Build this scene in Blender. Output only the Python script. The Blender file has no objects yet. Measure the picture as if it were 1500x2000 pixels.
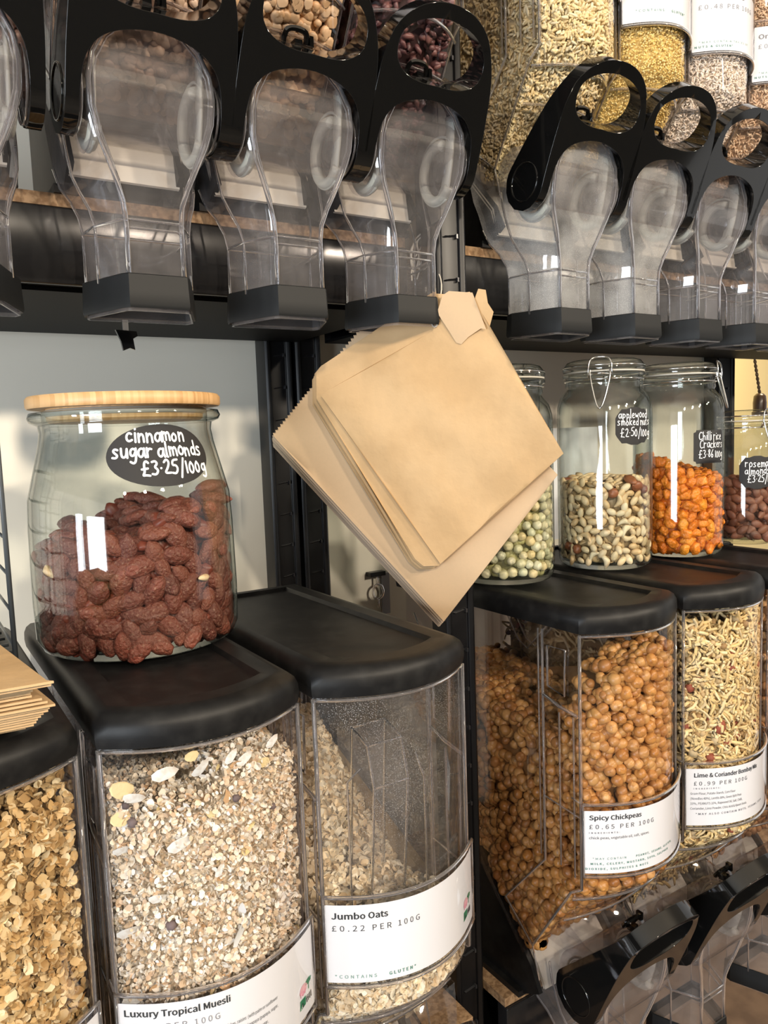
import bpy, math, random
import numpy as np
from mathutils import Matrix, Vector
from mathutils.geometry import delaunay_2d_cdt
random.seed(7); rng = np.random.default_rng(7)
PI = math.pi
S = bpy.context.scene
COL = S.collection

# ------------------------------------------------------------------ camera
FPX, CX, CY = 1500.0, 750.0, 1000.0
_down = np.array([536., 14878., FPX]); _down /= np.linalg.norm(_down)
_X = np.array([2378., -237., FPX]); _X = _X - _down * _X.dot(_down); _X /= np.linalg.norm(_X)
_Y = np.cross(-_down, _X)
R = np.stack([_X, _Y, -_down])
CAM = np.array([0, -.7, 1.45])
cam = bpy.data.cameras.new('camera'); camo = bpy.data.objects.new('camera', cam); COL.objects.link(camo)
cam.sensor_fit = 'HORIZONTAL'; cam.sensor_width = 36; cam.lens = 36; cam.clip_start = .02
_m = np.eye(4); _m[:3, 0] = R[:, 0]; _m[:3, 1] = -R[:, 1]; _m[:3, 2] = -R[:, 2]; _m[:3, 3] = CAM
camo.matrix_world = Matrix(_m.tolist()); S.camera = camo

def at(px, py, Y=None, X=None, Z=None):
    r = R @ np.array([px - CX, py - CY, FPX])
    if Y is not None: t = (Y - CAM[1]) / r[1]
    elif X is not None: t = (X - CAM[0]) / r[0]
    else: t = (Z - CAM[2]) / r[2]
    return CAM + t * r

# ------------------------------------------------------------------ world, lights, exposure
S.view_settings.view_transform = 'Standard'; S.view_settings.look = 'None'
S.view_settings.exposure = 0.58; S.view_settings.gamma = 1.0; S.view_settings.use_curve_mapping = False
S.cycles.transparent_max_bounces = 40; S.cycles.max_bounces = 10; S.cycles.glossy_bounces = 5
S.cycles.transmission_bounces = 8; S.cycles.diffuse_bounces = 3
S.cycles.caustics_reflective = False; S.cycles.caustics_refractive = False
S.cycles.sample_clamp_indirect = 4.0
w = bpy.data.worlds.new('world'); S.world = w; w.use_nodes = True
w.node_tree.nodes['Background'].inputs[0].default_value = (.95, .93, .90, 1)
w.node_tree.nodes['Background'].inputs[1].default_value = .45

def area(name, loc, target, sx, sy, power, color):
    l = bpy.data.lights.new(name, 'AREA'); l.shape = 'RECTANGLE'; l.size = sx; l.size_y = sy
    l.energy = power; l.color = color
    o = bpy.data.objects.new(name, l); COL.objects.link(o); o.location = loc
    o.rotation_euler = (Vector(target) - Vector(loc)).to_track_quat('-Z', 'Y').to_euler()
    o['kind'] = 'structure'
    return o
# daylight through the shop windows behind the camera (tall panes), warm shop lamps on the right
area('window_light', (-2.75, -1.95, 1.15), (.3, 0, 1.2), 1.15, 1.15, 60, (.84, .92, 1.0))
area('window_light', (-2.93, -.78, 1.15), (.3, 0, 1.2), .34, 1.15, 15, (.84, .92, 1.0))
for x, y, p in ((-.9,-2.6,23), (.25,-2.8,27), (1.3,-2.6,25), (2.3,-1.9,22)):
    area('ceiling_light', (x, y, 2.45), (x*.5+.3, .4, 1.2), .13, .13, p, (1.0, .86, .68)).data.shape = 'DISK'
area('ceiling_light', (3.4, 1.0, 2.5), (2.4, 1.9, 1.4), .4, .4, 26, (1.0, .76, .42))

# ------------------------------------------------------------------ helpers
def new_mesh(name, V, Fc, smooth=False, angle=None, cols=None):
    me = bpy.data.meshes.new(name)
    if isinstance(V, np.ndarray): V = V.tolist()
    if isinstance(Fc, np.ndarray): Fc = Fc.tolist()
    me.from_pydata(V, [], Fc)
    if cols is not None:
        a = me.color_attributes.new('Col', 'FLOAT_COLOR', 'POINT')
        a.data.foreach_set('color', np.c_[np.asarray(cols), np.ones(len(cols))].astype(np.float32).ravel())
    if smooth: me.shade_smooth()
    if angle: me.shade_smooth(); me.set_sharp_from_angle(angle=math.radians(angle))
    me.update()
    return me
def link(name, me, mat=None, parent=None, loc=None, rot=None):
    o = bpy.data.objects.new(name, me); COL.objects.link(o)
    if mat is not None and len(me.materials) == 0: me.materials.append(mat)
    if parent is not None: o.parent = parent
    if loc is not None: o.location = loc
    if rot is not None: o.rotation_euler = rot
    return o
class G:
    """collects geometry"""
    def __init__(s): s.V = []; s.F = []
    def add(s, V, F):
        n = len(s.V); s.V += [tuple(map(float, v)) for v in V]; s.F += [tuple(int(i) + n for i in f) for f in F]; return s
    def box(s, x0, x1, y0, y1, z0, z1):
        V = [(x0,y0,z0),(x1,y0,z0),(x1,y1,z0),(x0,y1,z0),(x0,y0,z1),(x1,y0,z1),(x1,y1,z1),(x0,y1,z1)]
        return s.add(V, [(0,3,2,1),(4,5,6,7),(0,1,5,4),(1,2,6,5),(2,3,7,6),(3,0,4,7)])
    def tube(s, pts, r, seg=8, closed=False):
        P = [Vector(p) for p in pts]; n = len(P); V = []; F = []
        up = None
        for i, p in enumerate(P):
            a = P[(i-1) % n] if (closed or i > 0) else p
            b = P[(i+1) % n] if (closed or i < n-1) else p
            t = (b - a).normalized()
            if up is None:
                up = Vector((0,0,1)) if abs(t.z) < .9 else Vector((1,0,0))
            u = t.cross(up); 
            if u.length < 1e-6: u = t.cross(Vector((.3,.9,.2)))
            u.normalize(); v = u.cross(t).normalized(); up = v
            rr = r[i] if isinstance(r, (list, tuple)) else r
            for k in range(seg):
                q = 2*PI*k/seg
                V.append(p + u*math.cos(q)*rr + v*math.sin(q)*rr)
        m = n if closed else n-1
        for i in range(m):
            for k in range(seg):
                a = i*seg+k; b = i*seg+(k+1) % seg; c = ((i+1) % n)*seg+(k+1) % seg; d = ((i+1) % n)*seg+k
                F.append((a,b,c,d))
        if not closed:
            F.append(tuple(range(seg))[::-1]); F.append(tuple(range((n-1)*seg, n*seg)))
        return s.add(V, F)
    def lathe(s, prof, seg=48, c=(0,0,0)):
        V = []; F = []; n = len(prof)
        for k in range(seg):
            q = 2*PI*k/seg
            for r, z in prof: V.append((c[0]+r*math.cos(q), c[1]+r*math.sin(q), c[2]+z))
        for k in range(seg):
            k2 = (k+1) % seg
            for i in range(n-1): F.append((k*n+i, k2*n+i, k2*n+i+1, k*n+i+1))
        return s.add(V, F)
    def loft(s, rings, cap0=False, cap1=False, closed=True):
        n = len(rings[0]); V = [p for r in rings for p in r]; F = []
        for i in range(len(rings)-1):
            for k in range(n if closed else n-1):
                k2 = (k+1) % n
                F.append((i*n+k, i*n+k2, (i+1)*n+k2, (i+1)*n+k))
        if cap0: F.append(tuple(range(n))[::-1])
        if cap1: F.append(tuple(range((len(rings)-1)*n, len(rings)*n)))
        return s.add(V, F)
    def prism(s, poly, a0, a1, axis='x'):
        """poly in the two other axes"""
        def P(u, v, w):
            return {'x': (w,u,v), 'y': (u,w,v), 'z': (u,v,w)}[axis]
        n = len(poly)
        V = [P(u,v,a0) for u,v in poly] + [P(u,v,a1) for u,v in poly]
        F = [tuple(range(n))[::-1], tuple(range(n, 2*n))] + [(i,(i+1)%n,n+(i+1)%n,n+i) for i in range(n)]
        return s.add(V, F)
    def obj(s, name, mat, parent=None, smooth=False, angle=None, loc=None, rot=None, bevel=None):
        o = link(name, new_mesh(name, s.V, s.F, smooth, angle), mat, parent, loc, rot)
        if bevel:
            b = o.modifiers.new('bevel', 'BEVEL'); b.width = bevel; b.segments = 3; b.limit_method = 'ANGLE'; b.angle_limit = math.radians(35)
            o.data.shade_smooth(); b.harden_normals = False
        return o
def tag(o, label=None, cat=None, group=None, kind=None):
    if label: o['label'] = label
    if cat: o['category'] = cat
    if group: o['group'] = group
    if kind: o['kind'] = kind
    return o
def empty(name, loc, rot=None):
    o = bpy.data.objects.new(name, None); COL.objects.link(o); o.location = loc; o.empty_display_size = .03
    if rot: o.rotation_euler = rot
    return o
def smoothpoly(pts, n=3, closed=True):
    """Chaikin corner cutting"""
    P = [tuple(p) for p in pts]
    for _ in range(n):
        Q = []; m = len(P)
        rng_ = range(m) if closed else range(m-1)
        if not closed: Q.append(P[0])
        for i in rng_:
            a = P[i]; b = P[(i+1) % m]
            Q.append(tuple(.75*x+.25*y for x, y in zip(a, b))); Q.append(tuple(.25*x+.75*y for x, y in zip(a, b)))
        if not closed: Q.append(P[-1])
        P = Q
    return P
def inside(poly, x, y):
    c = False; n = len(poly); j = n-1
    for i in range(n):
        xi, yi = poly[i]; xj, yj = poly[j]
        if (yi > y) != (yj > y) and x < (xj-xi)*(y-yi)/(yj-yi)+xi: c = not c
        j = i
    return c
def fill2d(outer, holes=(), grid=None):
    """triangulate a polygon with holes, optional interior grid"""
    V = []; E = []
    for lp in [outer]+list(holes):
        n0 = len(V); V += [Vector(p) for p in lp]; E += [(n0+i, n0+(i+1) % len(lp)) for i in range(len(lp))]
    nb = len(V)
    if grid:
        xs = [p[0] for p in outer]; ys = [p[1] for p in outer]
        gx = np.arange(min(xs)+grid/2, max(xs), grid); gy = np.arange(min(ys)+grid/2, max(ys), grid)
        B = np.array([tuple(v) for v in V])
        for x in gx:
            for y in gy:
                if inside(outer, x, y) and not any(inside(h, x, y) for h in holes):
                    if np.min((B[:,0]-x)**2+(B[:,1]-y)**2) > (grid*.4)**2: V.append(Vector((x, y)))
    r = delaunay_2d_cdt(V, E, [], 0, 1e-7)
    vv = [tuple(v) for v in r[0]]; tris = []
    for f in r[2]:
        cx = sum(vv[i][0] for i in f)/3; cy = sum(vv[i][1] for i in f)/3
        if inside(outer, cx, cy) and not any(inside(h, cx, cy) for h in holes):
            a, b, c = f
            ar = (vv[b][0]-vv[a][0])*(vv[c][1]-vv[a][1])-(vv[c][0]-vv[a][0])*(vv[b][1]-vv[a][1])
            tris.append(f if ar > 0 else (a, c, b))
    return vv, tris
def plate(outer, holes, mapf, grid=None):
    """solid plate; mapf(u,v,side) -> xyz, side=+1/-1"""
    vv, tr = fill2d(outer, holes, grid); n = len(vv)
    V = [mapf(u, v, 1) for u, v in vv] + [mapf(u, v, -1) for u, v in vv]
    F = [tuple(t) for t in tr] + [(n+c, n+b, n+a) for a, b, c in tr]
    cnt = {}
    for t in tr:
        for i in range(3):
            e = (t[i], t[(i+1) % 3]); cnt[e] = 1
    for (a, b) in list(cnt):
        if (b, a) not in cnt: F.append((b, a, n+a, n+b))
    return V, F

# ------------------------------------------------------------------ materials
MATS = {}
def nodes(name):
    m = bpy.data.materials.new(name); m.use_nodes = True; MATS[name] = m
    return m, m.node_tree.nodes, m.node_tree.links
def pbr(name, col, rough=.5, metal=0, noise=None, bump=None, spec=.5, coat=0, attr=False, var=None, sss=0, dist=.001):
    m, N, L = nodes(name); b = N['Principled BSDF']
    b.inputs['Roughness'].default_value = rough; b.inputs['Metallic'].default_value = metal
    b.inputs['Specular IOR Level'].default_value = spec; b.inputs['Coat Weight'].default_value = coat
    b.inputs['Base Color'].default_value = (*col, 1)
    tc = N.new('ShaderNodeTexCoord')
    src = None
    if attr:
        a = N.new('ShaderNodeAttribute'); a.attribute_name = 'Col'; src = a.outputs['Color']
    if var:   # (colours list) picked by object random
        oi = N.new('ShaderNodeObjectInfo'); cr = N.new('ShaderNodeValToRGB'); cr.color_ramp.interpolation = 'LINEAR'
        while len(cr.color_ramp.elements) < len(var): cr.color_ramp.elements.new(.5)
        for i, c in enumerate(var):
            cr.color_ramp.elements[i].position = i/(len(var)-1); cr.color_ramp.elements[i].color = (*c, 1)
        L.new(oi.outputs['Random'], cr.inputs[0]); src = cr.outputs[0]
    if noise:  # (scale, colour2, lo, hi)
        sc, c2, lo, hi = noise
        n = N.new('ShaderNodeTexNoise'); n.inputs['Scale'].default_value = sc; n.inputs['Detail'].default_value = 5
        L.new(tc.outputs['Object'], n.inputs['Vector'])
        mr = N.new('ShaderNodeMapRange'); mr.inputs[1].default_value = lo; mr.inputs[2].default_value = hi
        L.new(n.outputs[0], mr.inputs[0])
        mx = N.new('ShaderNodeMix'); mx.data_type = 'RGBA'
        L.new(mr.outputs[0], mx.inputs[0])
        if src is not None: L.new(src, mx.inputs[6])
        else: mx.inputs[6].default_value = (*col, 1)
        mx.inputs[7].default_value = (*c2, 1); src = mx.outputs[2]
    if src is not None: L.new(src, b.inputs['Base Color'])
    if bump:   # (scale, strength)
        n = N.new('ShaderNodeTexNoise'); n.inputs['Scale'].default_value = bump[0]; n.inputs['Detail'].default_value = 4
        L.new(tc.outputs['Object'], n.inputs['Vector'])
        bp = N.new('ShaderNodeBump'); bp.inputs['Strength'].default_value = bump[1]; bp.inputs['Distance'].default_value = dist
        L.new(n.outputs[0], bp.inputs['Height']); L.new(bp.outputs[0], b.inputs['Normal'])
    return m
def clear(name, tint=(1,1,1), edge=(.7,.72,.75), rough=.03, f0=.05, haze=0., hazecol=(.8,.8,.82), dust=0., power=3.):
    """thin clear sheet: Fresnel reflection over tinted transparency; darker where looked through edge-on; optional haze"""
    m, N, L = nodes(name); N.remove(N['Principled BSDF']); out = N['Material Output']
    lw = N.new('ShaderNodeLayerWeight'); lw.inputs[0].default_value = .45
    def pw(e):
        p = N.new('ShaderNodeMath'); p.operation = 'POWER'; L.new(lw.outputs['Facing'], p.inputs[0]); p.inputs[1].default_value = e; return p
    p5 = pw(4.5); mr = N.new('ShaderNodeMapRange'); L.new(p5.outputs[0], mr.inputs[0]); mr.inputs[3].default_value = f0; mr.inputs[4].default_value = .9
    tr = N.new('ShaderNodeBsdfTransparent'); mx = N.new('ShaderNodeMix'); mx.data_type = 'RGBA'
    mx.inputs[6].default_value = (*tint, 1); mx.inputs[7].default_value = (*edge, 1)
    L.new(pw(power).outputs[0], mx.inputs[0]); L.new(mx.outputs[2], tr.inputs[0])
    gl = N.new('ShaderNodeBsdfGlossy'); gl.inputs['Roughness'].default_value = rough
    base = tr.outputs[0]
    if haze or dust:
        df = N.new('ShaderNodeBsdfDiffuse'); df.inputs[0].default_value = (*hazecol, 1)
        tl = N.new('ShaderNodeBsdfTranslucent'); tl.inputs[0].default_value = (*hazecol, 1)
        ad = N.new('ShaderNodeMixShader'); L.new(df.outputs[0], ad.inputs[1]); L.new(tl.outputs[0], ad.inputs[2]); ad.inputs[0].default_value = .4
        tc = N.new('ShaderNodeTexCoord'); n = N.new('ShaderNodeTexNoise'); L.new(tc.outputs['Object'], n.inputs['Vector'])
        fac = None
        if haze:
            n.inputs['Scale'].default_value = 22; n.inputs['Detail'].default_value = 6
            r = N.new('ShaderNodeMapRange'); L.new(n.outputs[0], r.inputs[0]); r.inputs[1].default_value = .3; r.inputs[2].default_value = .7
            r.inputs[3].default_value = haze*.4; r.inputs[4].default_value = haze*1.5; fac = r.outputs[0]
        if dust:
            v = N.new('ShaderNodeTexVoronoi'); v.inputs['Scale'].default_value = 900; L.new(tc.outputs['Object'], v.inputs['Vector'])
            n2 = N.new('ShaderNodeTexNoise'); n2.inputs['Scale'].default_value = 12; L.new(tc.outputs['Object'], n2.inputs['Vector'])
            th = N.new('ShaderNodeMapRange'); L.new(n2.outputs[0], th.inputs[0]); th.inputs[1].default_value = .3; th.inputs[2].default_value = .75; th.inputs[3].default_value = .06; th.inputs[4].default_value = .30
            ls = N.new('ShaderNodeMath'); ls.operation = 'LESS_THAN'; L.new(v.outputs['Distance'], ls.inputs[0]); L.new(th.outputs[0], ls.inputs[1])
            mu = N.new('ShaderNodeMath'); mu.operation = 'MULTIPLY'; L.new(ls.outputs[0], mu.inputs[0]); mu.inputs[1].default_value = dust
            if fac is None: fac = mu.outputs[0]
            else:
                a2 = N.new('ShaderNodeMath'); a2.operation = 'ADD'; L.new(fac, a2.inputs[0]); L.new(mu.outputs[0], a2.inputs[1]); fac = a2.outputs[0]
        hm = N.new('ShaderNodeMixShader'); L.new(fac, hm.inputs[0]); L.new(base, hm.inputs[1]); L.new(ad.outputs[0], hm.inputs[2]); base = hm.outputs[0]
    ms = N.new('ShaderNodeMixShader'); L.new(mr.outputs[0], ms.inputs[0]); L.new(base, ms.inputs[1]); L.new(gl.outputs[0], ms.inputs[2])
    L.new(ms.outputs[0], out.inputs[0])
    return m
M = {}
M['lid'] = pbr('black_moulded_plastic', (.006,.006,.0065), .45, spec=.25, noise=(60,(.015,.015,.015),.45,.75), bump=(900,.08), dist=.0005)
M['gloss'] = pbr('gloss_black_plastic', (.004,.004,.004), .07, coat=.4)
M['rubber'] = pbr('black_rubber', (.008,.009,.010), .5, spec=.25, bump=(500,.05), dist=.0005)
M['metal'] = pbr('black_enamelled_steel', (.006,.006,.007), .36, spec=.35, bump=(25,.05))
M['beam'] = pbr('black_powder_coated_steel', (.012,.012,.013), .2, bump=(18,.08))
M['matte'] = pbr('matte_black_steel', (.003,.003,.003), .6, spec=.12)
M['base'] = pbr('brown_base_board', (.20,.13,.085), .6, noise=(25,(.14,.09,.06),.4,.65))
M['chip'] = pbr('chipboard', (.42,.27,.15), .8, noise=(160,(.24,.14,.07),.42,.6), bump=(200,.4))
M['wall'] = pbr('white_melamine', (.83,.79,.68), .32, bump=(30,.04))
M['farwall'] = pbr('cream_paint', (.88,.74,.42), .8, bump=(60,.1))
M['floor'] = pbr('grey_floor', (.10,.09,.08), .6, noise=(3,(.07,.065,.06),.4,.6))
M['plastic'] = clear('clear_plastic', (.97,.96,.965), (.62,.58,.62), f0=.07)
M['plastic_dusty'] = clear('clear_plastic_dusty', (.95,.94,.945), (.6,.56,.6), f0=.07, haze=.05, dust=.55)
M['nozzle'] = clear('clear_nozzle', (.96,.95,.955), (.66,.63,.67), f0=.09, power=2.4, haze=.075, hazecol=(.92,.88,.88))  # pinkish haze is brightness painted into the plastic, lifting the dark spouts
M['nozzle_frosty'] = clear('clear_nozzle_floury', (.95,.95,.95), (.6,.6,.62), f0=.08, haze=.27, dust=.3, hazecol=(.95,.95,.95))
M['glass'] = clear('jar_glass', (.95,.965,.955), (.22,.27,.26), f0=.06, rough=.01, power=3.2)
M['edge'] = pbr('polished_plastic_edge', (.9,.88,.92), .08)
b = M['edge'].node_tree.nodes['Principled BSDF']; b.inputs['Transmission Weight'].default_value = .93; b.inputs['IOR'].default_value = 1.3
M['frost'] = pbr('frosted_silicone', (.80,.82,.74), .4)
b = M['frost'].node_tree.nodes['Principled BSDF']; b.inputs['Transmission Weight'].default_value = .3; b.inputs['Alpha'].default_value = .75
M['chute'] = pbr('cream_plastic_chute', (.80,.75,.66), .5, noise=(30,(.62,.54,.44),.5,.75))
M['card'] = pbr('white_card', (.80,.83,.88), .4)
M['ink'] = pbr('dark_ink', (.03,.035,.04), .6); M['grey_ink'] = pbr('grey_ink', (.22,.23,.26), .6)
M['green_ink'] = pbr('green_ink', (.10,.30,.24), .6); M['pink_ink'] = pbr('pink_ink', (.75,.28,.42), .6)
M['green_leaf'] = pbr('leaf_green_ink', (.03,.20,.10), .6)
M['board'] = pbr('chalkboard_sticker', (.012,.012,.014), .65)
M['chalk'] = pbr('chalk_pen', (.85,.88,.93), .8)
M['steel'] = pbr('bright_wire', (.75,.74,.72), .15, metal=1)
M['darkwire'] = pbr('grey_coated_wire', (.06,.07,.08), .35)
M['seal'] = pbr('jar_seal', (.55,.53,.48), .5)
M['paper'] = pbr('brown_kraft_paper', (.50,.325,.16), .75, noise=(14,(.58,.39,.205),.4,.65), bump=(38,.7), dist=.003)
M['paper2'] = pbr('pale_kraft_paper', (.58,.41,.25), .8, noise=(300,(.56,.40,.245),.4,.75), bump=(45,.25), dist=.0012)
M['paper3'] = pbr('pale_grey_kraft_paper', (.52,.40,.29), .85, bump=(45,.3))
M['string'] = pbr('white_string', (.75,.70,.60), .9)
M['cord'] = pbr('brown_twisted_cord', (.05,.03,.02), .8); M['bakelite'] = pbr('brown_bakelite', (.03,.015,.01), .3)
M['pieces'] = pbr('dry_goods', (.5,.4,.3), .7, attr=True, bump=(400,.3), dist=.0005)
M['shiny_pieces'] = pbr('dry_goods_glossy', (.5,.4,.3), .4, attr=True, bump=(300,.2), dist=.0005)
M['almond'] = pbr('sugared_almond', (.2,.06,.03), .5, var=[(.13,.035,.024),(.22,.058,.037),(.17,.046,.032),(.26,.076,.047),(.15,.04,.027)], noise=(420,(.40,.22,.16),.55,.8), bump=(300,1.0), dist=.003)
M['chickpea'] = pbr('roast_chickpea', (.5,.25,.07), .33, var=[(.40,.17,.045),(.60,.29,.08),(.48,.21,.05),(.68,.38,.14),(.34,.135,.035)], noise=(140,(.30,.12,.03),.52,.8), bump=(220,.7), dist=.0015)
M['pea'] = pbr('dried_pea', (.5,.45,.2), .45, var=[(.60,.57,.34),(.72,.62,.36),(.56,.56,.36),(.78,.72,.52),(.68,.52,.24)], bump=(160,.5))
M['nut'] = pbr('peanut', (.6,.42,.22), .42, var=[(.78,.58,.34),(.86,.68,.42),(.72,.48,.24),(.90,.76,.52),(.80,.60,.36)], noise=(90,(.48,.27,.12),.55,.8), bump=(150,.4))
M['brownnut'] = pbr('skin_on_nut', (.25,.09,.04), .4, var=[(.12,.035,.018),(.32,.12,.05),(.2,.06,.03)], bump=(200,.6))
M['chilli'] = pbr('chilli_cracker', (.75,.2,.02), .35, var=[(.62,.15,.012),(.85,.26,.02),(.74,.19,.015),(.9,.33,.03)], bump=(200,1.), dist=.003)
M['rosem'] = pbr('rosemary_almond', (.2,.07,.04), .5, var=[(.17,.06,.035),(.28,.11,.065),(.22,.07,.045)], bump=(240,.7))
# bamboo with glued strips
m = pbr('bamboo', (.62,.38,.17), .45, bump=(120,.1)); N = m.node_tree.nodes; L = m.node_tree.links
tc = N.new('ShaderNodeTexCoord'); mp = N.new('ShaderNodeMapping'); mp.inputs['Scale'].default_value = (85, 1.5, 0)
vo = N.new('ShaderNodeTexVoronoi'); vo.voronoi_dimensions = '1D'; sp = N.new('ShaderNodeSeparateXYZ')
L.new(tc.outputs['Object'], mp.inputs[0]); L.new(mp.outputs[0], sp.inputs[0]); L.new(sp.outputs[0], vo.inputs['W'])
cr = N.new('ShaderNodeValToRGB'); cr.color_ramp.elements[0].color = (.50,.28,.11,1); cr.color_ramp.elements[1].color = (.74,.48,.24,1)
L.new(vo.outputs['Color'], cr.inputs[0]); L.new(cr.outputs[0], N['Principled BSDF'].inputs['Base Color']); M['bamboo'] = m

# ------------------------------------------------------------------ room shell
def struct(name, g, mat, **k):
    o = g.obj(name, mat, **k); o['kind'] = 'structure'; return o
struct('floor', G().box(-3, 5, -3.3, 3, -.05, 0), M['floor'])
struct('ceiling', G().box(-3, 5, -3.3, 3, 3.1, 3.15), pbr('ceiling_paint', (.6,.57,.52), .9))
struct('wall_back', G().box(-3, 1.70, .47, .50, 0, 3.1), M['wall'])
struct('wall_far', G().box(1.2, 5, 1.9, 1.95, 0, 3.1), M['farwall'])
struct('wall_front', G().box(-3, 5, -3.3, -3.2, 0, 3.1), pbr('dark_shop_paint', (.10,.095,.09), .9))
# shop window on the left: frame bars round the daylight panes
g = G(); g.box(-3.0,-2.96,-3.2,3,0,.5); g.box(-3.0,-2.96,-3.2,3,2.3,3.1)
for y in (-2.6,-1.1,-.5,.6,1.8): g.box(-3.0,-2.96,y-.04,y+.04,.5,2.3)
struct('window_1', g, M['lid'])

# ------------------------------------------------------------------ steel racking
def post(name, x, y, w_, d, z0, z1, label, slots=True, sz=None, face='y'):
    """slotted upright: channel with rolled lips, and slot tongues"""
    e = empty(name, (x, y, z0)); tag(e, label, 'rack post')
    H = z1-z0; hw = w_/2
    prof = [(-hw,d),(-hw,0),(-hw+.004,-.003),(-hw+.009,0),(-hw+.010,.003),(hw-.010,.003),(hw-.009,0),(hw-.004,-.003),(hw,0),(hw,d)]
    inner = [(hw-.0015,d),(hw-.0015,.0055),(-hw+.0015,.0055),(-hw+.0015,d)]
    G().prism(prof+inner, 0, H, 'z').obj('channel', M['metal'], e, bevel=.0008)
    g = G()
    for z in sz or []:
        pass
    first = None
    for z in (sz or []):
        if first is None:
            g = G(); g.add([(-.008,0,-.0015),(.009,0,.001),(.009,-.0035,.003),(-.008,-.0035,.0005)], [(0,1,2,3)])
            g.add([(-.008,-.0001,.0005),(-.008,-.0035,.0005),(.009,-.0035,.003),(.009,-.0001,.003)], [(0,1,2,3)])
            g.box(.0085,.011,-.0038,.001,-.001,.004)
            g.box(-.0095,.0085,.0005,.0026,-.006,-.002)
            first = g.obj('slot_tongue', M['steel_dark'], e, loc=(0,.003,z-z0))
        else:
            o = bpy.data.objects.new('slot_tongue', first.data); COL.objects.link(o); o.parent = e; o.location = (0,.003,z-z0)
    return e
M['steel_dark'] = pbr('worn_black_steel', (.05,.05,.055), .25, metal=.4)
slz = [.62+.0505*i for i in range(29)]
post('rack_post', .578, .045, .044, .03, .0, 2.6, 'slotted black steel upright in front, between the two bays', sz=slz)
post('rack_post', .524, .425, .046, .035, .0, 2.6, 'black steel upright at the back wall beside the almond jar bay', sz=slz)
post('rack_post', .577, .425, .046, .035, .0, 2.6, 'black steel upright at the back wall, right one of the touching pair', sz=slz)
post('rack_post', 1.69, .425, .07, .035, .0, 2.6, 'black steel upright at the back, left of the yellow opening', sz=slz[::2])
# shelves: each a beam, a chipboard deck and a dark underside
def shelf(label, x0, x1, y0, ztop):
    e = empty('rack_shelf', (x0, y0, ztop-.085)); tag(e, label, 'shelf')
    Lx = x1-x0
    g = G(); prof = [(0,.072),(0,.012),(.004,.006),(.004,0),(.02,0),(.02,.072)]
    g.prism(prof, 0, Lx, 'x'); g.obj('front_beam', M['beam'], e, bevel=.002)
    G().box(0, Lx, .004, .42-y0, .073, .085).obj('deck_board', M['chip'], e)
    G().box(0, Lx, .02, .42-y0, -.004, .0).obj('underside_tray', M['matte'], e)
    G().box(0, Lx, .40-y0, .42-y0, .0, .07).obj('rear_beam', M['metal'], e)
    return e
shelf('black steel shelf with chipboard deck carrying the upper left dispensers', -.54, .553, .10, 1.69)
shelf('black steel shelf with chipboard deck carrying the upper right dispensers', .606, 2.6, .10, 1.69)
shelf('black steel shelf with chipboard deck carrying the lower left dispensers', -.54, .553, .005, .72)
shelf('black steel shelf with chipboard deck carrying the lower right dispensers', .606, 2.6, .005, .72)

# ------------------------------------------------------------------ lettering
_tc = {}
def _font():
    import os
    try: return bpy.data.fonts.load(os.path.join(bpy.utils.resource_path('LOCAL'), 'datafiles', 'fonts', 'Noto Sans CJK Regular.woff2'))
    except Exception: return None
FONT = _font()
def text2d(s, size, bold=0., space=1.):
    V, Fc = _text2d(s, size*(2.05 if FONT else 1), space if space == 1 or not FONT else space)
    if not bold: return V, Fc
    n = len(V); k = size*.045
    return [(x+a*k, y+b*k) for a, b in ((0,0),(.5,.35),(1,0),(.5,-.35)) for x, y in V], [tuple(i+n*m for i in f) for m in range(4) for f in Fc]
def _text2d(s, size, space=1.):
    bold = 0.
    k = (s, bold, space)
    if k not in _tc:
        c = bpy.data.curves.new('t', 'FONT'); c.body = s; c.size = .95 if FONT else 1
        if FONT: c.font = FONT
        c.offset = bold; c.space_character = space; c.resolution_u = 2
        o = bpy.data.objects.new('t', c); COL.objects.link(o)
        dg = bpy.context.evaluated_depsgraph_get(); me = bpy.data.meshes.new_from_object(o.evaluated_get(dg))
        V = [(v.co.x, v.co.y) for v in me.vertices]; Fc = [tuple(p.vertices) for p in me.polygons]
        bpy.data.objects.remove(o); bpy.data.curves.remove(c); bpy.data.meshes.remove(me)
        _tc[k] = (V, Fc)
    V, Fc = _tc[k]
    return [(x*size, y*size) for x, y in V], Fc
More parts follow.
